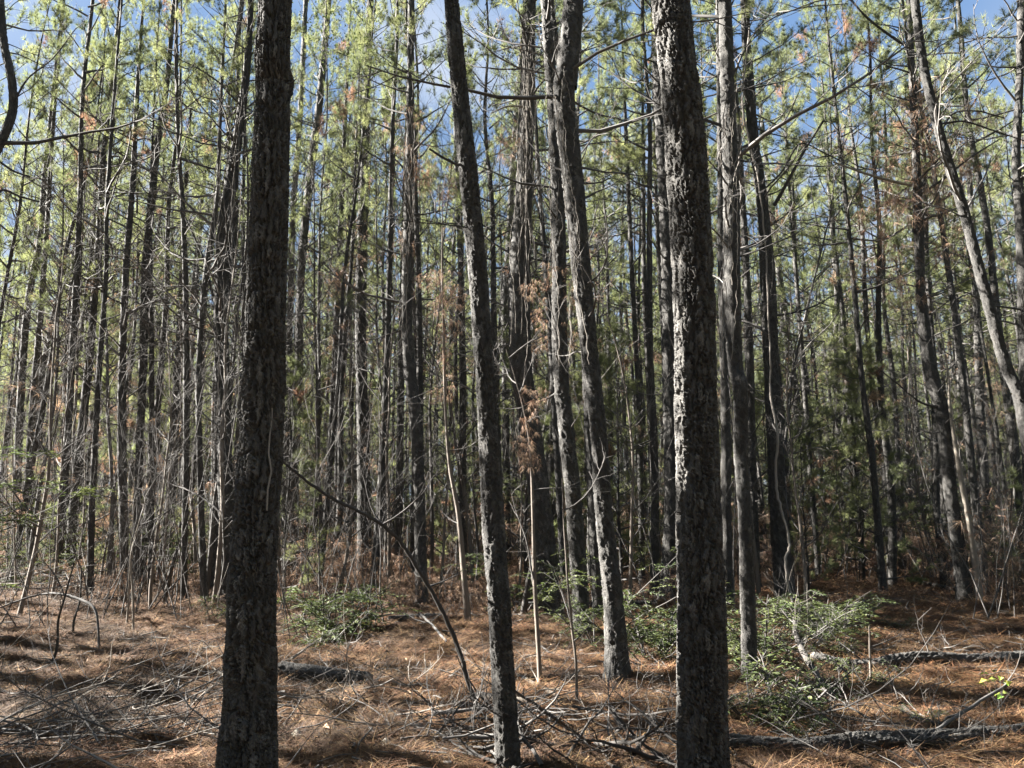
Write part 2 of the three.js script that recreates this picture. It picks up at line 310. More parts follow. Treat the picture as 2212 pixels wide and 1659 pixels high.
// ---------------------------------------------------------------- the pines that stand out one by one: sightings (x, y, apparent width) from top to foot
const standing = [];      // [x, z] of every stem so far
function sightedPine({ label, at, H = 16, crownFrom = 0.6, boughs = 14, boughLow = 2.2, mat, group, forkAt, amp = 1, name = 'pine_tree', twist = 0, category = 'pine tree', flare = 0.35, Z: Zg }) {
  const foot = at[at.length - 1], g0 = Zg ? pt(foot[0], foot[1], Zg) : ground(foot[0], foot[1]), Z = Zg ?? -g0.z;
  if (Zg) g0.y = gh(g0.x, g0.z);
  const o = thing(name, label, category, group, V(g0.x, g0.y, g0.z)), r = mulberry(Math.round(foot[0] * 7 + foot[1]));
  standing.push([g0.x, g0.z]);
  const pts = [V(0, -0.1, 0)], rad = [foot[2] / 2 * axisDepth(foot[0], foot[1], Z) / FOCAL];
  for (let k = at.length - 2; k >= 0; k--) {
    const [x, y, w] = at[k], p = pt(x, y, Z).sub(g0);
    p.z += (noise2(k * 0.7, foot[0]) * 0.04) * Math.min(1, p.y);
    pts.push(p); rad.push(w / 2 * axisDepth(x, y, Z) / FOCAL);
  }
  pts[0].x -= (pts[1].x - pts[0].x) * 0.1 / Math.max(0.3, pts[1].y);
  const n = pts.length, d = pts[n - 1].clone().sub(pts[n - 2]).normalize(), top = pts[n - 1].y, rt = rad[n - 1];
  H = Math.max(H, top + 4);
  const rise = H - top, steps = 4;
  for (let k = 1; k <= steps; k++) {
    const f = k / steps; d.lerp(V(0, 1, 0), 0.3).normalize();
    pts.push(pts[pts.length - 1].clone().addScaledVector(d, rise / steps / d.y)); rad.push(lerp(rt, 0.014, Math.pow(f, 0.85)));
  }
  const near = Z < 7 ? 1 : 0, cell = (near ? 0.0066 : 0.0088) * Z / 5, rMid = rad[1], fineTop = Math.min(top + 0.5, H);
  const geo = trunkGeometry(pts, rad, {
    radial: clamp(Math.round(6.28 * rMid / (Z > 11 ? cell * 1.15 : cell)), 12, 170), step: cell * (Z > 11 ? 2.4 : 1.25), coarse: 0.3, fineTo: fineTop + 0.4, amp: Math.min(0.04, rMid * 0.23) * amp, uOff: r(), wob: 0.05, flare,
  });
  const trunk = part('trunk', geo, mat ?? (r() < 0.5 ? M.barkNear : M.barkNearDark), o);
  const { curve, L, radAt } = geo.userData, cb = Math.max(crownFrom * H, 6.5);
  const where = (h) => { let u = h / H; for (let k = 0; k < 5; k++) u = clamp(u + (h - curve.getPointAt(clamp(u, 0, 1)).y) / L, 0, 1); return u; };
  for (let k = 0; k < boughs * 1.7; k++) {
    const h = lerp(boughLow, cb + 1, Math.pow(r(), 0.75)), u = where(h), p = curve.getPointAt(u), a = r() * 6.2832, b = part('branch', BOUGHS[Math.floor(r() * BOUGHS.length)], M.twig, o), s = range(r, 0.5, 1.9) * (h > 5 ? 1.15 : 0.7), rr = radAt(u * L) * 0.8;
    b.position.set(p.x + Math.cos(a) * rr, p.y, p.z - Math.sin(a) * rr); b.rotation.set((r() - 0.5) * 0.8, a, (r() - 0.5) * 0.5, 'YXZ'); b.scale.set(s, s * range(r, 0.8, 1.2), s);
  }
  const uc = where(cb), pc = curve.getPointAt(uc);
  addCrown(o, CROWNS[Math.floor(r() * CROWNS.length)], pc, curve.getPointAt(1), r() * 6.28, g0.x > 0.5 ? clamp(rMid / 0.15, 0.75, 1.1) : clamp(rMid / 0.2, 0.55, 0.9));
  o.userData.curve = undefined; delete o.userData.curve;
  return { o, curve, where, radAt, L, g0, Z, trunk, r };
}
const PINES = {};
const pine = (key, spec) => (PINES[key] = sightedPine(spec));

pine('big', { label: 'stout pine with blocky bark plates and a vine up its side, beside short grey log', at: [[597, 0, 66], [592, 150, 69], [591, 176, 78], [590, 205, 70], [585, 400, 76], [575, 640, 80], [565, 900, 88], [555, 1100, 92], [546, 1300, 100], [540, 1480, 108], [535, 1659, 116], [532, 1720, 122]], boughs: 8, boughLow: 5.2, H: 17, crownFrom: 0.6, flare: 0.2, mat: M.barkNear });
pine('slant', { label: 'leaning dark pine between the pale log and the brush pile of dark branches', at: [[975, 0, 31], [984, 100, 34], [993, 200, 36], [1009, 350, 40], [1022, 480, 41], [1034, 620, 41], [1047, 800, 40], [1055, 930, 44], [1065, 1130, 48], [1078, 1300, 49], [1085, 1430, 49], [1096, 1630, 52], [1098, 1672, 54]], boughs: 8, boughLow: 5, H: 14, flare: 0.12, mat: M.barkNearDark });
pine('bright', { label: 'stout pine with deep furrowed bark, grey green shrubs behind its foot', at: [[1450, 0, 74], [1468, 200, 80], [1486, 400, 84], [1499, 650, 84], [1506, 900, 88], [1511, 1200, 95], [1516, 1450, 102], [1520, 1640, 109], [1521, 1700, 114]], boughs: 8, boughLow: 5.3, H: 17, crownFrom: 0.6, flare: 0.2, mat: M.barkNear });
pine('t4', { label: 'tall pine with a brightly lit edge half hidden behind the stout furrowed pine', at: [[1418, 0, 22], [1424, 200, 26], [1440, 500, 31], [1447, 800, 33], [1452, 1100, 35], [1442, 1298, 40]], boughs: 10 });
pine('fork', { label: 'slanting pine forked high up, lit bark down one side, standing beside a thin sapling', at: [[1228, 125, 46], [1219, 200, 46], [1239, 400, 45], [1257, 600, 41], [1278, 800, 36], [1292, 930, 36], [1307, 1130, 38], [1323, 1280, 42], [1335, 1478, 52]], boughs: 12, boughLow: 3 });
pine('vined', { label: 'thick pine hung with a tangle of bare vines, broad swollen foot', at: [[1143, 0, 28], [1139, 200, 32], [1132, 400, 36], [1122, 600, 46], [1126, 800, 48], [1142, 900, 44], [1160, 1030, 46], [1181, 1230, 50], [1186, 1332, 56]], boughs: 16 });
pine('t7', { label: 'slim dark pine between the vine hung pine and the forked pine', at: [[1178, 0, 20], [1200, 300, 29], [1207, 500, 30], [1211, 800, 34], [1225, 950, 34], [1243, 1130, 36], [1259, 1376, 36]], boughs: 14 });
pine('t8', { label: 'thin pine close behind the forked pine, only its edge showing', at: [[1190, 0, 12], [1240, 400, 16], [1262, 700, 20], [1275, 950, 24], [1283, 1130, 25], [1294, 1345, 26]], boughs: 10 });
pine('t9', { label: 'curving thin pine behind the leaning dark pine', at: [[1130, 60, 10], [1108, 350, 13], [1098, 560, 16], [1091, 650, 17], [1092, 800, 16], [1093, 1000, 17], [1096, 1225, 18]], boughs: 10 });
pine('t10', { label: 'kinked dark pine with vine tangles, log end lying at its foot', at: [[888, 0, 14], [885, 300, 17], [881, 500, 19], [878, 650, 22], [885, 800, 26], [898, 900, 28], [906, 1080, 25], [911, 1308, 26]], boughs: 16 });
pine('t11', { label: 'straight dark pine behind the sprawling green shrub', at: [[800, 0, 14], [792, 200, 16], [788, 350, 18], [782, 500, 22], [779, 700, 24], [783, 900, 25], [787, 1130, 30], [788, 1246, 35]], boughs: 16 });
pine('t12', { label: 'tall pine curving over, rising behind the stout pine with a vine', at: [[709, 0, 13], [692, 200, 15], [668, 400, 17], [650, 600, 16], [645, 800, 18], [636, 1000, 20], [632, 1240, 26]], boughs: 18 });
pine('t13', { label: 'slim curving pine just behind the stout pine with a vine', at: [[660, 0, 10], [648, 250, 12], [634, 450, 13], [628, 600, 14], [622, 900, 16], [613, 1222, 19]], boughs: 16 });
pine('t14', { label: 'thick crooked pine bending behind the stout vined pine, shaggy with dead twigs', at: [[543, 0, 11], [533, 150, 15], [512, 300, 20], [497, 400, 28], [485, 500, 30], [477, 650, 30], [482, 830, 29], [488, 1080, 32], [497, 1308, 38]], boughs: 22 });
pine('t15', { label: 'slender pine leaning at the top, beside the twin stemmed bare sapling', at: [[372, 40, 9], [357, 200, 11], [342, 300, 14], [325, 450, 16], [313, 600, 17], [308, 800, 17], [302, 980, 16], [297, 1130, 16], [294, 1268, 18]], boughs: 20 });
pine('t16', { label: 'slim pine with a slight sweep in its stem behind the twin stemmed bare sapling', at: [[300, 150, 8], [295, 250, 10], [288, 400, 12], [274, 550, 14], [266, 750, 15], [262, 850, 18], [263, 980, 19], [267, 1130, 19], [268, 1288, 17]], boughs: 20 });
pine('t17', { label: 'thin dark pine with bare foot standing on the sunlit straw strip', at: [[240, 300, 8], [232, 450, 9], [227, 600, 10], [215, 800, 12], [203, 980, 13], [197, 1130, 14], [194, 1296, 15]], boughs: 20 });
pine('t18', { label: 'thin pine in the shaded stand behind the sunlit straw strip', at: [[200, 500, 9], [190, 700, 11], [181, 830, 12], [175, 980, 13], [174, 1130, 14], [175, 1225, 16]], boughs: 18 });
pine('t19', { label: 'greyish pine behind the tangle of bare saplings', at: [[165, 500, 10], [150, 700, 12], [144, 830, 14], [149, 1000, 17], [153, 1130, 18], [156, 1226, 20]], boughs: 18 });
pine('t20', { label: 'thin pine with a bright edge, its top sweeping sideways', at: [[475, 250, 8], [468, 420, 9], [448, 560, 11], [434, 700, 12], [428, 830, 13], [431, 980, 13], [436, 1130, 14], [442, 1312, 17]], boughs: 18 });
pine('t21', { label: 'thin straight pine with bare foot next to a slanting dead stick', at: [[385, 300, 9], [395, 450, 10], [400, 600, 12], [402, 830, 14], [401, 980, 14], [399, 1130, 14], [396, 1306, 15]], boughs: 18 });
pine('t22', { label: 'pine leaning from a wide foot, white lit edge, a dead stick propped on it', at: [[402, 400, 9], [392, 600, 11], [384, 830, 15], [377, 930, 18], [371, 1030, 21], [364, 1140, 23], [358, 1246, 26]], boughs: 16 });
pine('t23', { label: 'thin dark pine in the row behind the twin stemmed bare sapling', at: [[325, 500, 8], [326, 700, 10], [327, 830, 11], [327, 1000, 12], [326, 1268, 13]], boughs: 16 });
pine('t24', { label: 'leaning pine foot among grey brush, beside the sunlit straw strip', at: [[112, 300, 8], [100, 500, 10], [85, 700, 12], [72, 850, 14], [62, 1000, 15], [66, 1150, 20], [72, 1262, 25]], boughs: 18 });
pine('t25', { label: 'crooked bare trunk snaking out past the frame of twigs', at: [[2, 0, 15], [10, 100, 16], [28, 180, 17], [26, 235, 17], [8, 300, 18], [-30, 370, 19], [-60, 600, 21], [-75, 1000, 24], [-80, 1400, 30]], boughs: 5, boughLow: 5.5, H: 11, crownFrom: 0.75 });
pine('t26', { label: 'slender winding pine with dead twigs among the grey saplings', at: [[112, 230, 9], [95, 400, 11], [85, 520, 12], [62, 640, 14], [47, 800, 15], [40, 1000, 16], [34, 1238, 18]], boughs: 20 });
pine('t27', { label: 'tall pine with pale lit foot standing among feathery green shrubs', at: [[1564, 0, 27], [1572, 200, 30], [1580, 400, 34], [1581, 600, 37], [1592, 800, 31], [1597, 830, 30], [1602, 980, 30], [1609, 1130, 30], [1614, 1280, 32], [1622, 1482, 34]], boughs: 14 });
pine('t28', { label: 'pine with a white lit stem squeezed beside the tall shrub ringed pine', at: [[1552, 0, 12], [1556, 300, 13], [1560, 600, 16], [1566, 830, 20], [1569, 1100, 22], [1573, 1322, 25]], boughs: 12 });
pine('t29', { label: 'dark pine with a pale winding vine climbing its trunk', at: [[1608, 0, 17], [1618, 200, 22], [1630, 320, 22], [1642, 400, 22], [1658, 600, 32], [1667, 800, 32], [1675, 980, 35], [1684, 1130, 37], [1696, 1292, 42]], boughs: 18 });
pine('t30', { label: 'strongly leaning slim dark pine with bare crooked limbs', at: [[1977, 0, 17], [1997, 150, 18], [2031, 300, 19], [2082, 450, 21], [2117, 600, 22], [2176, 800, 24], [2193, 840, 24], [2222, 980, 25], [2260, 1150, 27], [2298, 1400, 31]], boughs: 5, mat: M.barkBlack, boughLow: 3.5, H: 9, crownFrom: 0.8 });
pine('t31', { label: 'crooked pine draped in dead brown needles, split dark foot beside a pale sapling', at: [[1965, 0, 13], [1968, 150, 14], [1975, 300, 15], [1983, 500, 21], [1988, 600, 19], [1998, 720, 25], [2016, 820, 28], [2032, 880, 28], [2044, 980, 26], [2062, 1130, 28], [2088, 1308, 33]], boughs: 22 });
pine('t33', { label: 'slim dark pine standing alone on the open needle floor', at: [[1800, 200, 7], [1828, 450, 9], [1848, 650, 11], [1862, 830, 12], [1882, 980, 14], [1897, 1130, 15], [1909, 1287, 17]], boughs: 16 });
pine('t34', { label: 'slim leaning pine with a pale lit stem behind green bushes', at: [[1790, 400, 9], [1810, 650, 11], [1825, 830, 12], [1833, 950, 14], [1843, 1050, 14], [1853, 1200, 16]], boughs: 14 });
pine('t35', { label: 'leaning dark pine behind the vine climbed pine', at: [[1650, 300, 10], [1685, 600, 14], [1715, 830, 18], [1735, 950, 19], [1750, 1050, 18], [1763, 1200, 19]], boughs: 14 });
pine('t36', { label: 'thin pine with a white lit foot at the edge of the needle floor', at: [[1712, 500, 8], [1735, 800, 10], [1750, 1000, 11], [1760, 1130, 12], [1769, 1252, 14]], boughs: 12 });
pine('t37', { label: 'dark pine wrapped in scrub beyond the strongly leaning pine', at: [[2207, 0, 17], [2204, 200, 15], [2196, 350, 17], [2202, 450, 22], [2212, 700, 24], [2222, 1000, 26], [2232, 1330, 30]], boughs: 16 });
pine('t38', { label: 'straight pine behind the dry brown thicket', at: [[2095, 400, 11], [2108, 650, 14], [2116, 850, 17], [2124, 1000, 18], [2134, 1232, 20]], boughs: 14 });
pine('m1', { label: 'slim reddish footed pine between the shrub backed pine and the kinked pine', at: [[872, 500, 10], [868, 700, 13], [866, 830, 15], [864, 1000, 16], [862, 1130, 16], [859, 1238, 18]], boughs: 12 });
pine('m2', { label: 'slim dark pine beside the slanting pale sapling', at: [[985, 300, 9], [996, 600, 13], [1000, 830, 15], [999, 1000, 16], [1001, 1150, 16], [1006, 1262, 17]], boughs: 12 });
pine('m3', { label: 'thin pine with a bright streak rising behind the vine hung pine', at: [[1165, 400, 10], [1188, 700, 13], [1199, 900, 15], [1210, 1100, 16], [1222, 1290, 18]], boughs: 10 });
pine('m4', { label: 'thin pine with a lit foot behind the stout furrowed pine', at: [[1352, 300, 9], [1366, 600, 11], [1378, 850, 12], [1384, 1050, 13], [1387, 1262, 15]], boughs: 12 });
pine('m5', { label: 'thin pale pine behind the green shrub at the forked pine', at: [[1390, 330, 9], [1391, 600, 11], [1404, 900, 12], [1409, 1100, 13], [1411, 1258, 14]], boughs: 12 });
pine('m6', { label: 'slim pine with a long white lit edge behind the diagonal dead stem', at: [[748, 200, 8], [735, 500, 11], [722, 800, 13], [712, 1000, 14], [700, 1130, 15], [691, 1232, 17]], boughs: 14 });
pine('m7', { label: 'thin dark pine next to the crooked pine shaggy with twigs', at: [[525, 500, 9], [527, 700, 11], [528, 900, 13], [528, 1100, 14], [529, 1260, 16]], boughs: 12 });

// the second stem of the forked pine
{
  const { o, Z, g0, r } = PINES.fork, stem = (at, name) => {
    const pts = at.map(([x, y]) => pt(x, y, Z).sub(g0)), rad = at.map(([x, y, w]) => w / 2 * axisDepth(x, y, Z) / FOCAL);
    const d = pts[pts.length - 1].clone().sub(pts[pts.length - 2]).normalize();
    for (let k = 1; k <= 3; k++) { d.lerp(V(0, 1, 0), 0.3).normalize(); pts.push(pts[pts.length - 1].clone().addScaledVector(d, 2)); rad.push(rad[at.length - 1] * (1 - k * 0.28)); }
    part(name, trunkGeometry(pts, rad, { radial: 32, step: 0.03, coarse: 0.2, fineTo: 3, amp: 0.012, uOff: r(), flare: 0 }), M.barkNear, o);
  };
  stem([[1232, 190, 30], [1238, 130, 24], [1246, 60, 22], [1250, 0, 21]], 'fork_stem');
}

// ---------------------------------------------------------------- the stand behind and around: a few kinds of pine, many trees
function standPine(seed, far = false) {
  const r = mulberry(seed), H = range(r, 15.5, 20.5), pts = [V(0, -0.12, 0)], bend = range(r, -0.5, 0.5), bz = range(r, -0.5, 0.5), r0 = range(r, 0.075, 0.125), rad = [r0];
  for (let k = 1; k <= 7; k++) { const f = k / 7; pts.push(V(bend * f * f + 0.12 * noise2(f * 3, seed), H * f, bz * f * f + 0.12 * noise2(f * 3, seed + 50))); rad.push(r0 * lerp(0.92, 0.14, Math.pow(f, 1.15))); }
  const trunk = trunkGeometry(pts, rad, { radial: far ? 8 : 12, step: far ? 0.4 : 0.1, coarse: 0.5, fineTo: 9, amp: far ? 0 : 0.014, uOff: r(), wob: 0.05 }), curve = trunk.userData.curve, m = new Mesher(), nd = new Mesher(), cb = H * (far ? range(r, 0.28, 0.46) : range(r, 0.36, 0.52));
  for (let k = 0; k < (far ? 16 : 44); k++) { const h = range(r, 1.6, cb + 1), p = curve.getPointAt(h / H), a = r() * 6.28, e = range(r, -0.2, 0.6); const d = V(Math.cos(a) * Math.cos(e), Math.sin(e), Math.sin(a) * Math.cos(e)), l = range(r, 0.4, 1.9); deadBranch(m, r, p, d, l, far ? 0.014 : 0.009, far ? 3 : 5, 3); if (r() < 0.28) for (let q = 0; q < 5; q++) tuft(nd, r, p.clone().addScaledVector(d, l * range(r, 0.45, 0.9)).addScaledVector(randDir(r), 0.1), V(r() - 0.5, -0.4, r() - 0.5).normalize(), 9, 0.2, far ? 0.01 : 0.006, 0.9, BROWNS[Math.floor(r() * 3)]); }
  return { H, trunk, bare: m.build(), brown: nd.build(), from: curve.getPointAt(cb / H), to: curve.getPointAt(1), c: (far ? FAR_CROWNS : CROWNS)[seed % (far ? 5 : 7)], turn: r() * 6 };
}
const KINDS = [], FAR_KINDS = []; for (let k = 0; k < 8; k++) { KINDS.push(standPine(300 + k)); FAR_KINDS.push(standPine(330 + k, true)); }
const [protos, farProtos] = [KINDS, FAR_KINDS].map((list) => list.map((k) => {
  const g = new THREE.Group();
  part('trunk', k.trunk, M.bark, g);
  const b = part('dead_branches', k.bare, M.twig, g); b.userData.kind = 'stuff';
  part('dead_needle_clump', k.brown, M.deadNeedles, g).userData.kind = 'stuff';
  addCrown(g, k.c, k.from, k.to, k.turn, list === FAR_KINDS ? 1.15 : 0.72);
  return g;
}));
const inView = (x, z, pad = 0) => z < -1 && Math.abs(x) < -z * 0.69 + pad;
function spaced(x, z, d) { for (const [a, b] of standing) if ((a - x) ** 2 + (b - z) ** 2 < d * d) return false; return true; }
function plantStand(count, pick, d, label, group, from = protos) {
  let made = 0, tries = 0; const r = mulberry(count * 31 + 5);
  while (made < count && tries++ < count * 60) {
    const [x, z] = pick(r); if (!spaced(x, z, d)) continue;
    standing.push([x, z]); made++;
    const k = Math.floor(r() * from.length), g = from[k].clone();
    g.name = numbered('pine_tree'); scene.add(g);
    g.position.set(x, gh(x, z), z); g.rotation.set((r() - 0.5) * 0.07, r() * 6.28, (r() - 0.5) * 0.07); const s = range(r, 0.85, 1.12); g.scale.set(s * range(r, 0.85, 1.25), s, s * 1.0); g.scale.z = g.scale.x;
    if (group === 'pines beyond the view') { const c = g.children.find((q) => q.name === 'crown'); c.scale.x *= 0.68; c.scale.z *= 0.68; }
    else if (from === protos && z < -14) { const c = g.children.find((q) => q.name === 'crown'), f = x < 1 ? 0.95 : 1.15; c.scale.x *= f; c.scale.z *= f; }
    tag(g, label, 'pine tree', group);
  }
}
const wedge = (z0, z1) => (r) => { const z = -Math.sqrt(lerp(z0 * z0, z1 * z1, r())); return [z * 0.7 * (r() * 2 - 1), z]; };
plantStand(188, wedge(16.5, 40), 1.1, 'slender pine in the dense shaded stand behind the nearer trunks', 'pines of the dense stand');
plantStand(66, wedge(40, 50), 1.4, 'distant slender pine deep in the stand, crown merging with its neighbours', 'pines deep in the stand', farProtos);
// the same stand goes on beside and behind the camera, where it shades the floor
plantStand(58, (r) => { for (;;) { const x = range(r, -34, 8), z = range(r, -34, 9); if (!inView(x, z, 1.4) && Math.hypot(x, z) > 2.6 && !(x < -9 && z < -12.5 && z > -21 && r() < 0.85)) return [x, z]; } }, 1.8, 'slender pine added out of view to shade the floor', 'pines beyond the view');
for (const [x, z] of [[-11, -8.2], [-13.5, -10.2], [-16, -9], [-18.5, -11.6], [-14.5, -7.2], [-20, -9.4], [-22.5, -11], [-12, -11.8], [-15, -15], [-20, -17.5], [-14.5, -19], [-25, -16], [-17, -13]]) {  // extra unseen pines, added to throw shadow bands over floor and near trunks
  const g = protos[standing.length % protos.length].clone(); g.name = numbered('pine_tree'); g.position.set(x, gh(x, z), z); g.rotation.y = x; g.scale.set(1.25, 1, 1.25); scene.add(g); standing.push([x, z]);
  tag(g, 'slender pine added out of view to shade the floor', 'pine tree', 'pines beyond the view');
}
// young pines, green to the ground, under the taller ones
{
  const r = mulberry(1717), kinds = [0, 1, 2].map((k) => crownGeometry(195 + k, 7, 1.45, 36, 0.08, 34, 0.0075));
  const stem = (() => { const m = new Mesher(), p = [], q = []; for (let k = 0; k <= 10; k++) { p.push(V(0.06 * noise2(k * 0.5, 3), -0.1 + 0.73 * k, 0.06 * noise2(k * 0.5, 9))); q.push(lerp(0.055, 0.008, k / 10)); } m.tube(p, q, 8); return m.build(); })();
  let n = 0;
  for (let k = 0; n < 28 && k < 900; k++) {
    const z = -range(r, 15, 36), x = -z * (n % 4 ? range(r, 0.0, 0.7) : range(r, -0.7, 0)); if (!spaced(x, z, 0.9)) continue;
    standing.push([x, z]); n++;
    const o = thing('young_pine', 'young pine green almost to the ground under the taller stand', 'pine tree', 'young pines under the stand', V(x, gh(x, z), z), r() * 6.28), c = kinds[n % 3];
    part('trunk', stem, M.bark, o); const f = part('crown', c.needles, M.needles, o), w = part('bough', c.wood, M.twig, f); f.userData.kind = w.userData.kind = 'stuff'; f.position.y = 0.25; const s = range(r, 0.5, 1.1); o.scale.set(s, s, s);
  }
}
{ // far wood, one mass
  const r = mulberry(909), n = 780, mats = [[], [], []], q = new THREE.Quaternion(), e = new THREE.Euler();
  for (let k = 0; k < n; k++) { const z = -Math.sqrt(lerp(46 * 46, 105 * 105, r())), x = z * 0.78 * (r() * 2 - 1), s = range(r, 0.9, 1.2); q.setFromEuler(e.set((r() - 0.5) * 0.06, r() * 6.28, (r() - 0.5) * 0.06)); mats[k % 3].push(new THREE.Matrix4().compose(V(x, gh(x, z), z), q, V(s, s, s))); }
  mats.forEach((list, k) => {
    const kind = FAR_KINDS[k * 2], crown = new THREE.Matrix4().compose(kind.from, new THREE.Quaternion(), V(1.25, 1.15, 1.25));
    const far = (geometry, mat) => { const im = new THREE.InstancedMesh(geometry, mat, list.length); list.forEach((m, i) => im.setMatrixAt(i, m)); im.name = numbered('distant_pine_wood'); im.castShadow = im.receiveShadow = true; im.userData.kind = 'stuff'; im.userData.label = 'far pine wood closing the view'; scene.add(im); };
    far(kind.trunk, M.bark); far(kind.c.needles.clone().applyMatrix4(crown), M.needles);
  });
}

// ---------------------------------------------------------------- saplings, dead stems and drapes of brown needles
function drapeGeometry(seed, w, h, n) {            // dead needles and shreds caught on twigs, hanging
  const r = mulberry(seed), m = new Mesher();
  for (let k = 0; k < n; k++) {
    const a = r() * 6.28, q = Math.sqrt(r()) * w / 2, p = V(Math.cos(a) * q, (r() - 0.5) * h, Math.sin(a) * q), col = BROWNS[Math.floor(r() * 3)];
    tuft(m, r, p, V((r() - 0.5) * 0.6, -0.55, (r() - 0.5) * 0.6).normalize(), 9, range(r, 0.14, 0.26), 0.006, 0.75, col);
  }
  return m.build();
}
const DRAPES = [drapeGeometry(1, 0.7, 0.6, 38), drapeGeometry(2, 0.8, 0.9, 48), drapeGeometry(3, 0.4, 1.6, 46)];
function drape(parent, local, s, k) { const d = part('dead_needle_clump', DRAPES[k], M.deadNeedles, parent); d.userData.kind = 'stuff'; d.position.copy(local); d.scale.setScalar(s); d.rotation.y = local.x * 7; return d; }

function stemThing({ name, label, category, group, at, Z, mat, twigs = 10, extend = 0, drapes = [], sides = 8 }) {
  const foot = at[at.length - 1], g0 = Z ? pt(foot[0], foot[1], Z) : ground(foot[0], foot[1]), z = Z ?? -g0.z; g0.y = gh(g0.x, g0.z);
  const o = thing(name, label, category, group, g0), r = mulberry(Math.round(foot[0] * 13 + foot[1])), pts = [], rad = [];
  for (let k = at.length - 1; k >= 0; k--) { const [x, y, w, dz = 0] = at[k], p = pt(x, y, z + dz).sub(g0); if (k === at.length - 1) p.y = -0.06; pts.push(p); rad.push(w / 2 * axisDepth(x, y, z) / FOCAL); }
  if (extend) { const d = pts[pts.length - 1].clone().sub(pts[pts.length - 2]).normalize(); for (let k = 1; k <= 3; k++) { d.addScaledVector(randDir(r), 0.15).lerp(V(0, 1, 0), 0.15).normalize(); pts.push(pts[pts.length - 1].clone().addScaledVector(d, extend / 3)); rad.push(rad[rad.length - 1] * 0.65); } }
  const curve = new THREE.CatmullRomCurve3(pts, false, 'centripetal'), n = pts.length * 5, fine = [], fr = [];
  for (let k = 0; k <= n; k++) { const u = k / n, q = curve.getPoint(u), f = u * (pts.length - 1), i = Math.min(pts.length - 2, Math.floor(f)); fine.push(q); fr.push(lerp(rad[i], rad[i + 1], f - i) * (1 + 0.1 * noise2(k * 0.6, foot[0]))); }
  const m = new Mesher(); m.tube(fine, fr, sides, 0.5, true); part('stem', m.build(), mat, o);
  for (let k = 0; k < twigs; k++) {
    const u = range(r, 0.2, 1), p = curve.getPoint(u), b = part('twig', BOUGHS[Math.floor(r() * BOUGHS.length)], M.twig, o), s = range(r, 0.25, 0.9);
    b.position.copy(p); b.rotation.set((r() - 0.5) * 0.8, r() * 6.28, range(r, -0.2, 0.9), 'YXZ'); b.scale.setScalar(s);
  }
  for (const [x, y, s, k] of drapes) drape(o, pt(x, y, z).sub(g0), s, k);
  return { o, g0, curve, z };
}
const sap = (label, at, extra = {}) => stemThing({ name: 'bare_sapling', label, category: 'sapling', at, mat: M.sapling, ...extra });
sap('pale slanting sapling with a long drape of brown dead needles', [[955, 560, 4], [958, 720, 5], [963, 900, 6], [972, 1010, 8], [990, 1110, 10], [1003, 1250, 13], [1013, 1357, 15]], { extend: 1.5, drapes: [[960, 620, 0.6, 1], [945, 660, 0.5, 0], [975, 700, 0.5, 0], [955, 730, 0.5, 2], [985, 640, 0.5, 0], [930, 600, 0.6, 0], [968, 800, 0.6, 2], [940, 850, 0.4, 0]] });
sap('straight pale sapling with a knot of rusty vine shreds, beside the pale log', [[1144, 960, 4], [1149, 1040, 6], [1152, 1150, 7], [1157, 1300, 9], [1163, 1400, 10], [1168, 1494, 12]], { extend: 1.0, twigs: 8, drapes: [[1143, 915, 0.5, 2], [1146, 990, 0.35, 0], [1130, 960, 0.3, 0]] });
sap('thin wavy sapling in front of the forked pine', [[1222, 1190, 4], [1228, 1280, 5], [1236, 1360, 6], [1244, 1430, 6], [1246, 1522, 7]], { extend: 0.7, twigs: 6 });
sap('pale sapling leaning on the crooked pine draped in needles', [[2052, 880, 7], [2070, 1000, 10], [2093, 1130, 12], [2108, 1230, 14], [2117, 1310, 18]], { extend: 2, twigs: 8, mat: M.paleWood });
sap('short upright dead stick in a tuft of grass before the mossy log', [[1878, 1352, 4], [1879, 1400, 5], [1881, 1490, 6]], { twigs: 2, mat: M.sapling });
sap('twin stemmed bare sapling, outer stem, on the sunlit straw', [[282, 1200, 3], [279, 1260, 4], [277, 1310, 5], [274, 1350, 5]], { extend: 0.9, twigs: 9, mat: M.paleWood });
sap('twin stemmed bare sapling, kinked stem, on the sunlit straw', [[300, 1130, 3], [283, 1200, 4], [287, 1280, 5], [290, 1364, 6]], { extend: 0.7, twigs: 9, mat: M.paleWood });
sap('thin dark bent sapling standing in the straw patch', [[160, 1215, 3], [140, 1290, 4], [126, 1340, 5], [122, 1405, 6], [100, 1440, 6]], { twigs: 4, mat: M.darkWood });
sap('thin dark crooked sapling beside the bent one in the straw', [[176, 1230, 3], [172, 1300, 4], [160, 1340, 5], [158, 1378, 5]], { twigs: 4, mat: M.darkWood });
sap('pale thin upright sapling in the grey brush', [[28, 1000, 3], [30, 1130, 3.5], [34, 1260, 4], [36, 1302, 4.5]], { extend: 1.5, twigs: 8, mat: M.paleWood });
sap('dark curving sapling between the leaning dark pine and the slanting pale sapling', [[1025, 1100, 5], [1033, 1200, 6], [1030, 1260, 7], [1040, 1310, 8]], { extend: 1, twigs: 6, mat: M.darkWood });
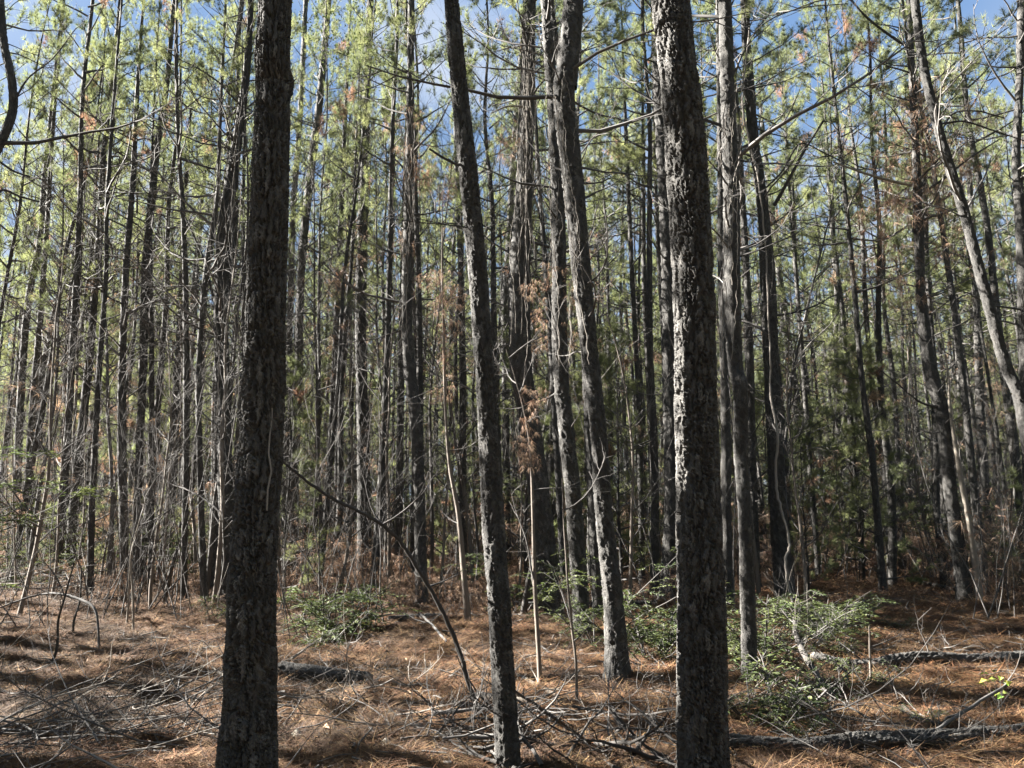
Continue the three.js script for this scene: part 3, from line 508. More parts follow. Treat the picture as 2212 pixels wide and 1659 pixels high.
// dead stems leaning or propped
const dead = (label, pts, mat = M.darkWood, twigs = 6, name = 'dead_stem', category = 'dead stem') => {    // pts: x, y, width, depth
  const ws = pts.map(([x, y, , z]) => pt(x, y, z)), g0 = ws[ws.length - 1].clone(); g0.y = gh(g0.x, g0.z);
  const o = thing(name, label, category, undefined, g0), r = mulberry(Math.round(pts[0][0] * 3 + pts[0][1])), loc = ws.map((w) => w.sub(g0)).reverse(), rad = pts.map(([x, y, w, z]) => w / 2 * axisDepth(x, y, z) / FOCAL).reverse();
  loc[0].y = Math.min(loc[0].y, 0.0);
  const c = new THREE.CatmullRomCurve3(loc, false, 'centripetal'), n = loc.length * 6, f = [], fr = [];
  for (let k = 0; k <= n; k++) { const u = k / n, t = u * (loc.length - 1), i = Math.min(loc.length - 2, Math.floor(t)); f.push(c.getPoint(u).addScaledVector(randDir(r), rad[i] * 0.25)); fr.push(lerp(rad[i], rad[i + 1], t - i) * (1 + 0.14 * noise2(k * 0.7, pts[0][0]))); }
  const m = new Mesher(); m.tube(f, fr, 9, 0.5, true); part('stem', m.build(), mat, o);
  for (let k = 0; k < twigs; k++) { const b = part('twig', BOUGHS[Math.floor(r() * BOUGHS.length)], M.twig, o); b.position.copy(c.getPoint(range(r, 0.15, 0.98))); b.rotation.set((r() - 0.5), r() * 6.28, range(r, -0.2, 0.8), 'YXZ'); b.scale.setScalar(range(r, 0.2, 0.65)); }
  return o;
};
dead('long thin dead stem slanting down from the stout vined pine to the straw', [[598, 985, 5, 5.4], [650, 1030, 6, 5.5], [720, 1078, 7, 5.7], [800, 1118, 7, 5.8], [860, 1165, 8, 6], [905, 1232, 9, 6.1], [945, 1300, 9, 6.2], [985, 1385, 10, 6.3], [1015, 1480, 11, 6.4], [1046, 1572, 12, 6.4]], M.darkWood, 7);
dead('dead stick propped slanting against the pine with a wide foot', [[384, 1180, 7, 14.6], [372, 1222, 8, 14.6], [356, 1262, 9, 14.8]], M.darkWood, 2);
dead('dark broken sapling bent over beside the pine with the winding vine', [[1716, 1335, 9, 8.8], [1720, 1372, 12, 8.5], [1745, 1425, 13, 7.9], [1775, 1475, 13, 7.4], [1810, 1530, 12, 6.9], [1838, 1568, 11, 6.5]], M.darkWood, 7);
dead('dark forked stub leaning by the swollen foot of the vine hung pine', [[1148, 1225, 8, 12.6], [1140, 1265, 12, 12.6], [1128, 1325, 14, 12.7]], M.darkWood, 3);
dead('long thin branch sagging in an arch over the straw', [[0, 1312, 3, 10.5], [70, 1288, 4, 10.5], [120, 1282, 5, 10.3], [165, 1292, 6, 10.2], [205, 1318, 5, 10], [222, 1345, 5, 9.9]], M.twig, 4);
// ---------------------------------------------------------------- fallen logs
function fallenLog(label, pts, mat, { lift = 0.8, name = 'fallen_log', category = 'log', amp = 0.02, stubs = 3, step = 0.016, radial = 44 } = {}) {   // pts: x, y (centre line), width
  const ws = pts.map(([x, y, w]) => { const g = ground(x, y), d = axisDepth(x, y, -g.z), r = w / 2 * d / FOCAL; const q = ground(x, y + w * 0.5); return { p: V(q.x, gh(q.x, q.z) + r * lift * 1.6, q.z - r), r }; });
  const g0 = ws[0].p.clone(); g0.y = gh(g0.x, g0.z);
  const o = thing(name, label, category, undefined, g0), r = mulberry(Math.round(pts[0][0] + pts[0][1] * 5));
  const geo = trunkGeometry(ws.map((w) => w.p.sub(g0)), ws.map((w) => w.r), { radial, step, coarse: step, fineTo: 99, amp, uOff: r(), flare: 0, wob: 0.09 });
  part('trunk', geo, mat, o);
  const { curve, L, radAt } = geo.userData;
  for (const [u, s] of [[0, -1], [1, 1]]) { const caps = new Mesher(), c = curve.getPointAt(u), t = curve.getTangentAt(u), ra = radAt(u * L) * 0.97; caps.tube([c.clone().addScaledVector(t, -s * 0.03), c.clone().addScaledVector(t, s * 0.008)], [ra, ra * 0.9], 14, 0.5, true); part('broken_end', caps.build(), M.paleWood, o); }
  for (let k = 0; k < stubs; k++) { const u = range(r, 0.1, 0.9), b = part('branch_stub', BOUGHS[k % BOUGHS.length], M.twig, o); b.position.copy(curve.getPointAt(u)).y += radAt(u * L) * 0.6; b.rotation.set(0, r() * 6.28, range(r, 0, 0.9), 'YXZ'); b.scale.setScalar(range(r, 0.3, 0.6)); }
  return o;
}
fallenLog('short grey log lying behind the stout vined pine', [[600, 1456, 32], [690, 1466, 32], [795, 1480, 25]], M.barkNear, { stubs: 2 });
fallenLog('pale sunlit log half buried in straw behind the leaning dark pine', [[1030, 1517, 22], [1110, 1528, 23], [1205, 1538, 19]], M.paleWood, { amp: 0.005, stubs: 0 });
fallenLog('dark mossy log lying across the needle floor', [[1762, 1432, 22], [1860, 1446, 24], [1990, 1447, 27], [2110, 1444, 27], [2235, 1436, 28]], M.barkNearDark, { stubs: 4 });
fallenLog('big rotting log lying beyond the foot of the stout furrowed pine', [[1570, 1622, 34], [1720, 1624, 36], [1900, 1618, 40], [2080, 1608, 42], [2260, 1596, 45]], M.barkNearDark, { stubs: 4, step: 0.012, radial: 56 });
fallenLog('dark log behind the long dead stem, ending by the slanting pale sapling', [[838, 1346, 14], [920, 1342, 15], [1002, 1338, 12]], M.barkNearDark, { step: 0.03, radial: 24, stubs: 2 });
fallenLog('long dark log lying behind the swollen foot of the vine hung pine', [[1085, 1306, 13], [1250, 1308, 14], [1420, 1312, 14]], M.barkNearDark, { step: 0.04, radial: 20, stubs: 4 });
fallenLog('thin dark log in the shade behind the bent saplings', [[110, 1318, 9], [200, 1300, 10], [290, 1290, 10]], M.barkNearDark, { step: 0.05, radial: 16, stubs: 3 });
fallenLog('thin dark log under the dry thicket', [[1960, 1250, 9], [2030, 1270, 9], [2130, 1285, 8]], M.barkNearDark, { step: 0.05, radial: 16, stubs: 3 });
// branches on the floor
function floorBranch(label, pts, mat, twigs = 4, rise = 0.03, group) {     // pts: x, y, width, height over the floor
  const ws = pts.map(([x, y, w, h = rise]) => { const g = ground(x, y); return { p: V(g.x, g.y + h, g.z), r: w / 2 * axisDepth(x, y, -g.z) / FOCAL }; }), g0 = ws[0].p.clone(); g0.y = gh(g0.x, g0.z);
  const o = thing('fallen_branch', label, 'branch', group, g0), r = mulberry(Math.round(pts[0][0] * 11 + pts[0][1])), c = new THREE.CatmullRomCurve3(ws.map((w) => w.p.sub(g0)), false, 'centripetal'), n = pts.length * 5, f = [], fr = [];
  for (let k = 0; k <= n; k++) { const u = k / n, t = u * (pts.length - 1), i = Math.min(pts.length - 2, Math.floor(t)); f.push(c.getPoint(u).addScaledVector(randDir(r), ws[i].r * 0.3)); fr.push(lerp(ws[i].r, ws[i + 1].r, t - i) * (1 + 0.14 * noise2(k, pts[0][0]))); }
  const m = new Mesher(); m.tube(f, fr, 8, 0.5, true); part('stem', m.build(), mat, o);
  for (let k = 0; k < twigs; k++) { const b = part('twig', BOUGHS[Math.floor(r() * BOUGHS.length)], mat === M.paleWood ? M.vine : M.twig, o); b.position.copy(c.getPoint(range(r, 0.2, 0.95))); b.rotation.set((r() - 0.5) * 0.5, r() * 6.28, range(r, -0.1, 0.35), 'YXZ'); b.scale.setScalar(range(r, 0.2, 0.55)); }
}
floorBranch('long pale branch curving through the straw past the leaning dark pine', [[845, 1418, 4], [900, 1413, 5], [965, 1412, 6], [1020, 1424, 7], [1062, 1442, 8], [1130, 1478, 10], [1200, 1514, 10], [1260, 1548, 9], [1300, 1575, 7]], M.paleWood, 7);
floorBranch('charred looking dark stick pointing at the stout furrowed pine', [[1321, 1548, 12, 0.1], [1345, 1580, 13, 0.06], [1372, 1614, 13, 0.04], [1400, 1645, 13, 0.02]], M.darkWood, 0);
floorBranch('dark reddish branch by the brush pile, half in straw', [[878, 1576, 8], [920, 1600, 10], [955, 1622, 11], [995, 1645, 11]], M.darkWood, 4);
floorBranch('grey arching branch in the tangle of fallen twigs', [[80, 1590, 3, 0.12], [130, 1570, 4, 0.16], [190, 1575, 5, 0.14], [230, 1600, 7, 0.08], [255, 1635, 9, 0.03]], M.paleWood, 5);
floorBranch('bare branch poking up from the twig tangle near the stout vined pine', [[330, 1530, 4, 0.03], [400, 1495, 5, 0.1], [470, 1478, 4, 0.16]], M.twig, 6);
floorBranch('white forked twig lying on dark litter', [[455, 1470, 3, 0.16], [500, 1490, 5, 0.1], [532, 1518, 5, 0.03]], M.paleWood, 2);
floorBranch('thin white stick crossing the forked twig', [[528, 1450, 3, 0.2], [505, 1495, 4, 0.08], [482, 1548, 4, 0.03]], M.paleWood, 0);
floorBranch('dark branch bundle running into the twig tangle', [[440, 1650, 6, 0.05], [500, 1600, 7, 0.08], [560, 1575, 6, 0.06]], M.twig, 6);
floorBranch('long low branch along the twig tangle', [[0, 1590, 4, 0.04], [90, 1610, 5, 0.05], [180, 1622, 6, 0.04], [240, 1640, 6, 0.03]], M.darkWood, 5);
floorBranch('pale branch end lying in sun at the twig tangle', [[-10, 1655, 7, 0.05], [60, 1640, 7, 0.06], [140, 1648, 6, 0.05]], M.paleWood, 5);
floorBranch('curved pale twig over the fern like shrub', [[610, 1450, 4, 0.04], [680, 1408, 5, 0.1], [760, 1370, 5, 0.16], [850, 1360, 4, 0.2]], M.paleWood, 3);
floorBranch('broken pale branch beside the diagonal dead stem', [[905, 1370, 5, 0.25], [935, 1385, 5, 0.16], [965, 1408, 6, 0.06]], M.twig, 4);
floorBranch('thin arched twig near the big rotting log', [[1740, 1585, 4, 0.06], [1820, 1560, 5, 0.12], [1900, 1585, 4, 0.05]], M.twig, 5);
floorBranch('slanting dead branch before the dark mossy log', [[1900, 1480, 5, 0.04], [1950, 1530, 7, 0.05], [2010, 1580, 8, 0.03]], M.darkWood, 4);
floorBranch('dark stick resting on the big rotting log', [[1960, 1640, 9, 0.06], [2060, 1600, 8, 0.14], [2190, 1545, 6, 0.26]], M.twig, 4);
floorBranch('short pale stick on the shaded needle floor', [[2040, 1490, 5], [2110, 1478, 5]], M.paleWood, 1);
floorBranch('forked dark branch on the needle floor behind the mossy log', [[1740, 1285, 4, 0.1], [1790, 1310, 5, 0.05], [1850, 1325, 5, 0.03]], M.twig, 4);
floorBranch('grey stick beside the single seedling with yellow leaves', [[2070, 1590, 5], [2150, 1560, 5], [2230, 1528, 5]], M.twig, 3);

// more branches strewn through the litter
{
  const r = mulberry(1313), mats = [M.paleWood, M.darkWood, M.twig, M.twig];
  for (let k = 0; k < 46; k++) {
    const x = range(r, 20, 2200), y = range(r, 1300, 1640), a = (r() - 0.5) * 1.5, L = range(r, 50, 190) * (y - 1120) / 420, w = range(r, 2.5, 5.5) * (y - 1120) / 380, mat = mats[k % 4], pale = mat === M.paleWood;
    floorBranch(pale ? 'thin pale dead branch lying loose in the pine straw' : 'thin dark dead branch lying loose in the pine straw', [0, 0.35, 0.7, 1].map((f) => [x + Math.cos(a) * L * (f - 0.5) + range(r, -5, 5), y + Math.sin(a) * L * 0.35 * (f - 0.5) + range(r, -3, 3), w * (1.15 - f * 0.7), 0.015 + 0.07 * r()]), mat, 2 + (k % 4), 0.03, pale ? 'loose pale branches in the straw' : 'loose dark branches in the straw');
  }
}
// brush piles: each a heap of crossing dead branches
function brushPile(label, px, py, w, h, n, thick, seed, mat, dark) {
  const c = ground(px, py), o = thing('brush_pile', label, 'brush pile', undefined, V(c.x, c.y, c.z)), r = mulberry(seed);
  for (let k = 0; k < n; k++) {
    const m = new Mesher(), a = r() * 6.28, L = range(r, 0.5, 1.3) * w, p = V(range(r, -0.5, 0.5) * w, range(r, 0.02, h), range(r, -0.5, 0.5) * w * 0.8), d = V(Math.cos(a), range(r, -0.12, 0.22), Math.sin(a)), t = range(r, 0.4, 1.2) * thick;
    p.addScaledVector(d, -L / 2); p.y = Math.max(0.02, p.y); d.normalize();
    deadBranch(m, r, p, d, L, t, 6, 5);
    part('dead_branch', m.build(), k % 3 ? dark : mat, o);
  }
}
brushPile('brush pile of dark thick branches beside the leaning dark pine', 1215, 1606, 1.2, 0.2, 26, 0.017, 51, M.twig, M.darkWood);
brushPile('low heap of black branches between the brush pile and the leaning dark pine', 1030, 1640, 1.0, 0.1, 14, 0.014, 59, M.twig, M.darkWood);
brushPile('heap of dark sticks before the stout furrowed pine', 1400, 1652, 0.8, 0.14, 14, 0.016, 60, M.twig, M.darkWood);
brushPile('low tangle of fine grey twigs before the stout vined pine', 300, 1590, 1.9, 0.22, 34, 0.009, 52, M.vine, M.twig);
brushPile('tangle of grey twigs spread along the shaded straw', 90, 1650, 1.5, 0.16, 22, 0.009, 53, M.vine, M.twig);
brushPile('loose dead twigs between the stout vined pine and the pale log', 740, 1590, 1.5, 0.14, 20, 0.008, 54, M.vine, M.twig);
brushPile('shaggy heap of dead vines at the foot of the curving pines', 665, 1250, 1.6, 0.7, 30, 0.013, 55, M.vine, M.twig);
brushPile('grey brush heap under the bare saplings', 60, 1295, 2.4, 0.5, 30, 0.012, 56, M.vine, M.twig);
brushPile('dead twigs caught along the big rotting log', 1960, 1650, 1.4, 0.16, 14, 0.008, 57, M.twig, M.darkWood);
brushPile('scatter of dead twigs by the dark mossy log', 1700, 1420, 1.2, 0.3, 16, 0.008, 58, M.vine, M.twig);

// ---------------------------------------------------------------- shrubs
const LEAFG = [[0.062, 0.085, 0.024], [0.048, 0.07, 0.02], [0.078, 0.1, 0.028], [0.1, 0.12, 0.035]];
function shrubGeometry(seed, w, h, stems, leafLen = 0.05, sprays = 9) {
  const r = mulberry(seed), wood = new Mesher(), lf = new Mesher();
  for (let s = 0; s < stems; s++) {
    const a = r() * 6.28, d = V(Math.cos(a) * range(r, 0.3, 0.9), 1, Math.sin(a) * range(r, 0.3, 0.9)).normalize(), p = V(Math.cos(a) * 0.04, -0.03, Math.sin(a) * 0.04), pts = [], rs = [], L = h * range(r, 0.6, 1.1), n = 7;
    for (let k = 0; k <= n; k++) { pts.push(p.clone()); rs.push(lerp(0.008, 0.002, k / n)); d.addScaledVector(randDir(r), 0.14); d.x += Math.cos(a) * 0.1 * w; d.z += Math.sin(a) * 0.1 * w; d.normalize(); p.addScaledVector(d, L / n); }
    wood.tube(pts, rs, 4);
    for (let q = 0; q < sprays; q++) {
      const k = 1 + Math.floor(r() * (n - 1)), o = pts[k], b = r() * 6.28, sd = V(Math.cos(b), range(r, -0.05, 0.3), Math.sin(b)).normalize(), sl = w * range(r, 0.25, 0.5), end = o.clone().addScaledVector(sd, sl), mid = o.clone().lerp(end, 0.5); mid.y += 0.04; end.y -= 0.03;
      wood.tube([o, mid, end], [0.0035, 0.0028, 0.0015], 3);
      const col = LEAFG[Math.floor(r() * 4)], across = sd.clone().cross(V(0, 1, 0)).normalize(), nl = Math.round(sl / (leafLen * 0.42));
      for (let i = 1; i <= nl; i++) for (const g of [-1, 1]) {
        const f = i / nl, at = f < 0.5 ? o.clone().lerp(mid, f * 2) : mid.clone().lerp(end, f * 2 - 1), t = 0.7 + r() * 0.6, ld = across.clone().multiplyScalar(g * range(r, 0.6, 1)).addScaledVector(sd, range(r, 0.3, 0.9)).addScaledVector(randDir(r), 0.35).normalize();
        if (r() < 0.15) continue;
        lf.col = [col[0] * t, col[1] * t, col[2] * t];
        lf.leaf(at, ld, V((r() - 0.5) * 0.9, 1, (r() - 0.5) * 0.9).normalize(), leafLen * range(r, 0.7, 1.2), leafLen * 0.3);
      }
    }
  }
  return { wood: wood.build(), leaves: lf.build() };
}
const SHRUBS = [shrubGeometry(201, 0.9, 0.6, 9), shrubGeometry(202, 0.7, 0.9, 7), shrubGeometry(203, 0.8, 1.6, 7, 0.055, 12), shrubGeometry(204, 1.1, 2.6, 8, 0.06, 15), shrubGeometry(205, 0.5, 0.4, 6, 0.045, 7)];
function shrub(label, at, k, s, turn, group) { const o = thing('leafy_shrub', label, 'shrub', group, V(at.x, gh(at.x, at.z), at.z), turn); const l = part('foliage', SHRUBS[k].leaves, M.leaves, o), w = part('stems', SHRUBS[k].wood, M.twig, o); l.userData.kind = w.userData.kind = 'stuff'; o.scale.setScalar(s * 1.2); return o; }
shrub('sprawling low green shrub behind the short grey log', ground(735, 1372), 0, 1.45, 0.4);
shrub('low green shrub touching the larger sprawling one', ground(680, 1400), 4, 1.5, 1.4);
shrub('green sprays at the foot of the straight dark pine', ground(800, 1300), 0, 1.0, 2.4);
shrub('small green shrub tucked against the stout vined pine', ground(478, 1345), 4, 1.1, 2);
shrub('slender green shrub beside the vine hung pine', ground(1125, 1335), 2, 1.0, 0.9);
shrub('open green shrub reaching across the forked pine', ground(1285, 1400), 2, 1.05, 2.9);
shrub('full green shrub between the forked pine and the stout furrowed pine', ground(1405, 1440), 1, 1.15, 4);
shrub('green shrub close behind the stout furrowed pine', ground(1440, 1395), 0, 1.2, 5);
shrub('feathery green shrub beside the tall pine with the pale foot', ground(1655, 1440), 1, 1.25, 0.3);
shrub('feathery green shrub around the bent broken sapling', ground(1730, 1420), 1, 1.1, 3.3);
shrub('spreading green shrub behind the bent broken sapling', ground(1790, 1378), 0, 1.2, 1.3);
shrub('low green clump between the big rotting log and the pine with the pale foot', ground(1690, 1545), 4, 1.5, 0.8);
shrub('low green sprig before the dark mossy log', ground(1630, 1560), 4, 1.1, 2.8);
for (const [x, y, k, s] of [[1600, 1440, 1, 1.0], [1560, 1400, 0, 1.1], [1480, 1400, 1, 1.0], [1380, 1390, 0, 1.0], [1640, 1380, 2, 0.8], [1750, 1360, 1, 1.0], [1820, 1420, 4, 1.2], [1760, 1500, 4, 1.3], [1650, 1500, 4, 1.2], [1720, 1580, 4, 1.0], [1940, 1360, 4, 1.0], [1990, 1560, 4, 0.8]]) shrub('dark green sprays in the shrubby patch round the pine with the pale foot', ground(x, y), k, s * 0.62, x, 'green sprays of the shrubby patch');
for (const [x, z, s] of [[-6.6, -6.6, 1.2], [-7.6, -8, 1.3], [-6, -5, 1.1], [-8.6, -9.3, 1.2], [-7.4, -6, 1.3]]) shrub('tall evergreen bush added out of view to shade the foreground', V(x, 0, z), 3, s, x * 3, 'evergreen bushes added out of view for shade');  // unseen bushes, added so their long shadows darken the near floor
shrub('green tuft at the upright dead stick', ground(1885, 1492), 4, 0.7, 1.8);
shrub('low green sprays on the open needle floor', ground(1860, 1345), 4, 1.2, 0.2);
shrub('green bush behind the pine standing alone', ground(1862, 1225), 2, 1.1, 0.4);
shrub('dark green bush at the edge of the needle floor', ground(1790, 1222), 2, 1.2, 3.9);
shrub('broad green bush behind the crooked pine draped in needles', ground(1960, 1215), 3, 0.9, 5.5);
shrub('tall bright green bush by the strongly leaning pine', ground(2140, 1262), 3, 1.15, 2.2);
shrub('tall green bush at the dry thicket', ground(2205, 1275), 3, 1.2, 4.4);
for (const [x, y, s] of [[55, 1282, 1.0], [185, 1262, 1.1], [330, 1255, 0.9], [425, 1262, 0.9], [20, 1255, 1.3]]) shrub('tall leafy bush mixed into the grey tangle of saplings', ground(x, y), 3, s, x, 'leafy bushes in the grey tangle');
shrub('pale green bush in the grey brush', ground(95, 1258), 2, 1.0, 4.4);
{
  const r = mulberry(66);
  for (let k = 0; k < 15; k++) { const z = -range(r, 17, 40), x = -z * (k % 3 ? range(r, 0.02, 0.7) : range(r, -0.7, 0.1)); shrub('evergreen bush growing under the dense stand', V(x, 0, z), 2 + (k % 2), range(r, 0.9, 2.0), r() * 6, 'bushes under the dense stand'); }
}
// seedling with yellow-green leaves
{
  const g = ground(2165, 1545), o = thing('seedling', 'seedling with bright yellow green leaves near the dark mossy log', 'seedling', undefined, g), r = mulberry(88);
  const w = new Mesher(); w.tube([V(0, -0.03, 0), V(0.01, 0.12, 0), V(0.0, 0.25, 0.02)], [0.005, 0.004, 0.002], 5); part('stem', w.build(), M.twig, o);
  for (let k = 0; k < 16; k++) { const m = new Mesher(), a = r() * 6.28; m.col = [0.34, 0.42, 0.07].map((v) => v * range(r, 0.75, 1.2)); m.leaf(V(Math.cos(a) * range(r, 0, 0.14), range(r, 0.08, 0.3), Math.sin(a) * 0.1), V(Math.cos(a), range(r, -0.3, 0.3), Math.sin(a)).normalize(), V(0.2, 1, 0.3).normalize(), range(r, 0.06, 0.1), range(r, 0.04, 0.06)); part('leaf', m.build(), M.leaves, o); }
}
// leafy vine sprays high on two of the slim pines
function leafSpray(label, px, py, z, w, h, n, seed) {
  const c = pt(px, py, z), o = thing('leafy_vine', label, 'vine', undefined, c), r = mulberry(seed), m = new Mesher(), l = new Mesher(), pts = [], rs = [];
  for (let k = 0; k <= 12; k++) { pts.push(V((r() - 0.5) * 0.25, -h / 2 + h * k / 12, (r() - 0.5) * 0.25)); rs.push(0.006); }
  m.tube(pts, rs, 4);
  for (let k = 0; k < n; k++) { const b = pts[Math.floor(r() * 13)], d = randDir(r), e = b.clone().addScaledVector(d, w / 2 * Math.sqrt(r())); if (k % 14 === 0) m.tube([b, e], [0.003, 0.002], 3); const t = range(r, 0.7, 1.3), cg = LEAFG[k % 4]; l.col = cg.map((v) => v * t); l.leaf(e, randDir(r), randDir(r), range(r, 0.05, 0.08), 0.035); }
  part('stem', m.build(), M.twig, o); const f = part('foliage', l.build(), M.leaves, o); f.userData.kind = 'stuff';
}
leafSpray('leafy evergreen vine on the tall curving pine', 705, 70, 15.5, 1.6, 1.6, 420, 1);
leafSpray('leafy evergreen vine high on the straight dark pine', 795, 110, 15.5, 1.2, 1.8, 260, 2);

// ---------------------------------------------------------------- dry thicket and bare scrub
function scrubGeometry(seed, w, h, stems, brown, n) {
  const r = mulberry(seed), wood = new Mesher(), lf = new Mesher();
  for (let s = 0; s < stems; s++) { const a = r() * 6.28, q = Math.sqrt(r()) * w / 2, p = V(Math.cos(a) * q, -0.03, Math.sin(a) * q), d = V((r() - 0.5) * 0.9, 1, (r() - 0.5) * 0.9).normalize(); deadBranch(wood, r, p, d, h * range(r, 0.5, 1.2), range(r, 0.005, 0.011), 9, 4); }
  if (brown) for (let k = 0; k < n; k++) { const a = r() * 6.28, q = Math.sqrt(r()) * w / 2; tuft(lf, r, V(Math.cos(a) * q, h * Math.pow(r(), 1.2) * 0.95, Math.sin(a) * q), V(r() - 0.5, -0.35, r() - 0.5).normalize(), 9, 0.22, 0.0055, 0.9, BROWNS[Math.floor(r() * 3)]); }
  return { wood: wood.build(), leaves: brown ? lf.build() : null };
}
const SCRUB = [scrubGeometry(401, 1.3, 0.9, 10, true, 130), scrubGeometry(402, 1.6, 1.3, 12, true, 170), scrubGeometry(403, 1.0, 3.2, 8, false), scrubGeometry(404, 1.2, 4.6, 9, false), scrubGeometry(405, 0.9, 2.2, 9, false)];
function scrub(name, label, category, at, k, s, turn, group) { const o = thing(name, label, category, group, V(at.x, gh(at.x, at.z), at.z), turn); const w = part('stems', SCRUB[k].wood, M.twig, o); w.userData.kind = 'stuff'; if (SCRUB[k].leaves) part('dead_foliage', SCRUB[k].leaves, M.deadNeedles, o).userData.kind = 'stuff'; o.scale.setScalar(s); }
{
  const dry = [[2020, 1235, 1, 1.3], [2070, 1262, 0, 1.4], [2150, 1290, 1, 1.3], [2195, 1310, 1, 1.4], [2215, 1255, 1, 1.6], [2110, 1225, 1, 1.6], [1960, 1232, 0, 1.3], [1905, 1222, 1, 1.2], [1790, 1240, 0, 1.2], [740, 1250, 1, 1.0], [700, 1225, 1, 1.1], [830, 1260, 0, 1.1], [760, 1218, 1, 1.2], [960, 1285, 0, 0.8], [930, 1225, 1, 1], [1000, 1330, 0, 0.6], [860, 1325, 0, 0.7], [1250, 1330, 0, 0.8], [590, 1320, 0, 0.8], [430, 1345, 0, 0.5], [820, 1295, 1, 0.7], [700, 1290, 0, 1.0], [1060, 1320, 0, 0.7], [1350, 1320, 0, 0.8], [1500, 1320, 0, 0.9], [250, 1300, 0, 0.7], [120, 1290, 0, 0.9], [380, 1280, 0, 0.8], [1390, 1240, 0, 1], [1330, 1235, 0, 1.1], [1230, 1235, 1, 0.9]];
  dry.forEach(([x, y, k, s], i) => scrub('dry_bush', i < 9 ? 'brown dry bush in the thicket bordering the open needle floor' : 'brown dry bush among the pine feet in the middle of the stand', 'dry bush', ground(x, y), k, s, i * 1.7, i < 9 ? 'dry bushes of the thicket' : 'dry bushes among the pine feet'));
  const r = mulberry(505);
  for (let k = 0; k < 26; k++) { const z = -range(r, 10.5, 24), left = k < 13, x = z * (left ? range(r, 0.3, 0.72) : range(r, -0.7, 0.3)); if (!spaced(x, z, 0.5)) continue; scrub('bare_shrub', left ? 'leafless grey shrub in the tangle of bare saplings and brush' : 'leafless grey shrub between the pines of the stand', 'shrub', V(x, 0, z), 2 + (k % 3), range(r, 0.8, 1.4), r() * 6, left ? 'leafless shrubs in the grey tangle' : 'leafless shrubs between the pines'); }
}
{ // the wood goes on behind the camera and to its other side: one mass of pines and undergrowth that keeps the open sky off the floor
  const r = mulberry(4242), q = new THREE.Quaternion(), up = V(0, 1, 0), spots = (n, near, s0, s1) => { const a = []; while (a.length < n) { const x = range(r, -48, 48), z = range(r, -42, 48), d = Math.hypot(x, z); if (d < near || inView(x, z, 2.5) || (z < 2.5 && x < 0)) continue; const s = range(r, s0, s1); a.push(new THREE.Matrix4().compose(V(x, gh(x, z), z), q.setFromAxisAngle(up, r() * 6.28).clone(), V(s, s, s))); } return a; };
  const mass = (geo, mat, list) => { const im = new THREE.InstancedMesh(geo, mat, list.length); list.forEach((m, i) => im.setMatrixAt(i, m)); im.name = numbered('surrounding_pine_wood'); im.userData.kind = 'stuff'; im.userData.label = 'pine wood going on all around the view'; im.castShadow = im.receiveShadow = true; scene.add(im); };
  for (const k of [1, 4, 6]) { const kind = FAR_KINDS[k], l = spots(120, 3.2, 0.9, 1.2), at = new THREE.Matrix4().compose(kind.from, new THREE.Quaternion(), V(1.05, 1.15, 1.05)); mass(kind.trunk, M.bark, l); mass(kind.c.needles.clone().applyMatrix4(at), M.needles, l); }
  for (const k of [0, 1]) { const c = crownGeometry(240 + k, 7, 1.5, 34, 0.06, 22, 0.012, [[1, 0.8], [0.5, 1]]); mass(c.needles, M.needles, spots(130, 7, 0.5, 1.2)); }
  mass(SHRUBS[3].leaves, M.leaves, spots(120, 6, 1, 2));
}
{ // thicket and understory far under the stand, each one mass
  const r = mulberry(818), q = new THREE.Quaternion(), up = V(0, 1, 0);
  const mass = (name, label, geo, mat, list) => { const im = new THREE.InstancedMesh(geo, mat, list.length); list.forEach((m, i) => im.setMatrixAt(i, m)); im.name = numbered(name); im.userData.kind = 'stuff'; im.userData.label = label; im.castShadow = im.receiveShadow = true; scene.add(im); };
  const strew = (n, z0, z1, s0, s1, flat = 1) => { const a = []; for (let k = 0; k < n; k++) { const z = -lerp(z0, z1, Math.pow(r(), 0.8)), x = z * 0.76 * (r() * 2 - 1), s = range(r, s0, s1); a.push(new THREE.Matrix4().compose(V(x, gh(x, z), z), q.setFromAxisAngle(up, r() * 6.28).clone(), V(s, s * flat, s))); } return a; };
  for (const k of [0, 1]) { const l = strew(110, 19, 60, 1.0, 2.0); mass('far_dry_thicket', 'brown dry thicket far under the stand', SCRUB[k].wood, M.twig, l); mass('far_dry_thicket', 'brown dry thicket far under the stand', SCRUB[k].leaves, M.deadNeedles, l); }
  for (const k of [2, 3]) mass('far_bare_thicket', 'leafless thicket far under the stand', SCRUB[k].wood, M.twig, strew(130, 18, 55, 0.8, 1.7));
  for (const k of [2, 3]) { const l = strew(75, 24, 75, 1.2, 2.8); mass('far_green_thicket', 'evergreen thicket far under the stand', SHRUBS[k].leaves, M.leaves, l); }
  const young = crownGeometry(190, 7, 1.5, 30, 0.06, 22, 0.011, [[1, 0.8], [0.5, 1]]), l = strew(300, 24, 80, 0.6, 1.4); mass('far_young_pines', 'young pines crowding far under the stand', young.needles, M.needles, l); mass('far_young_pines', 'young pines crowding far under the stand', young.wood, M.twig, l);
}
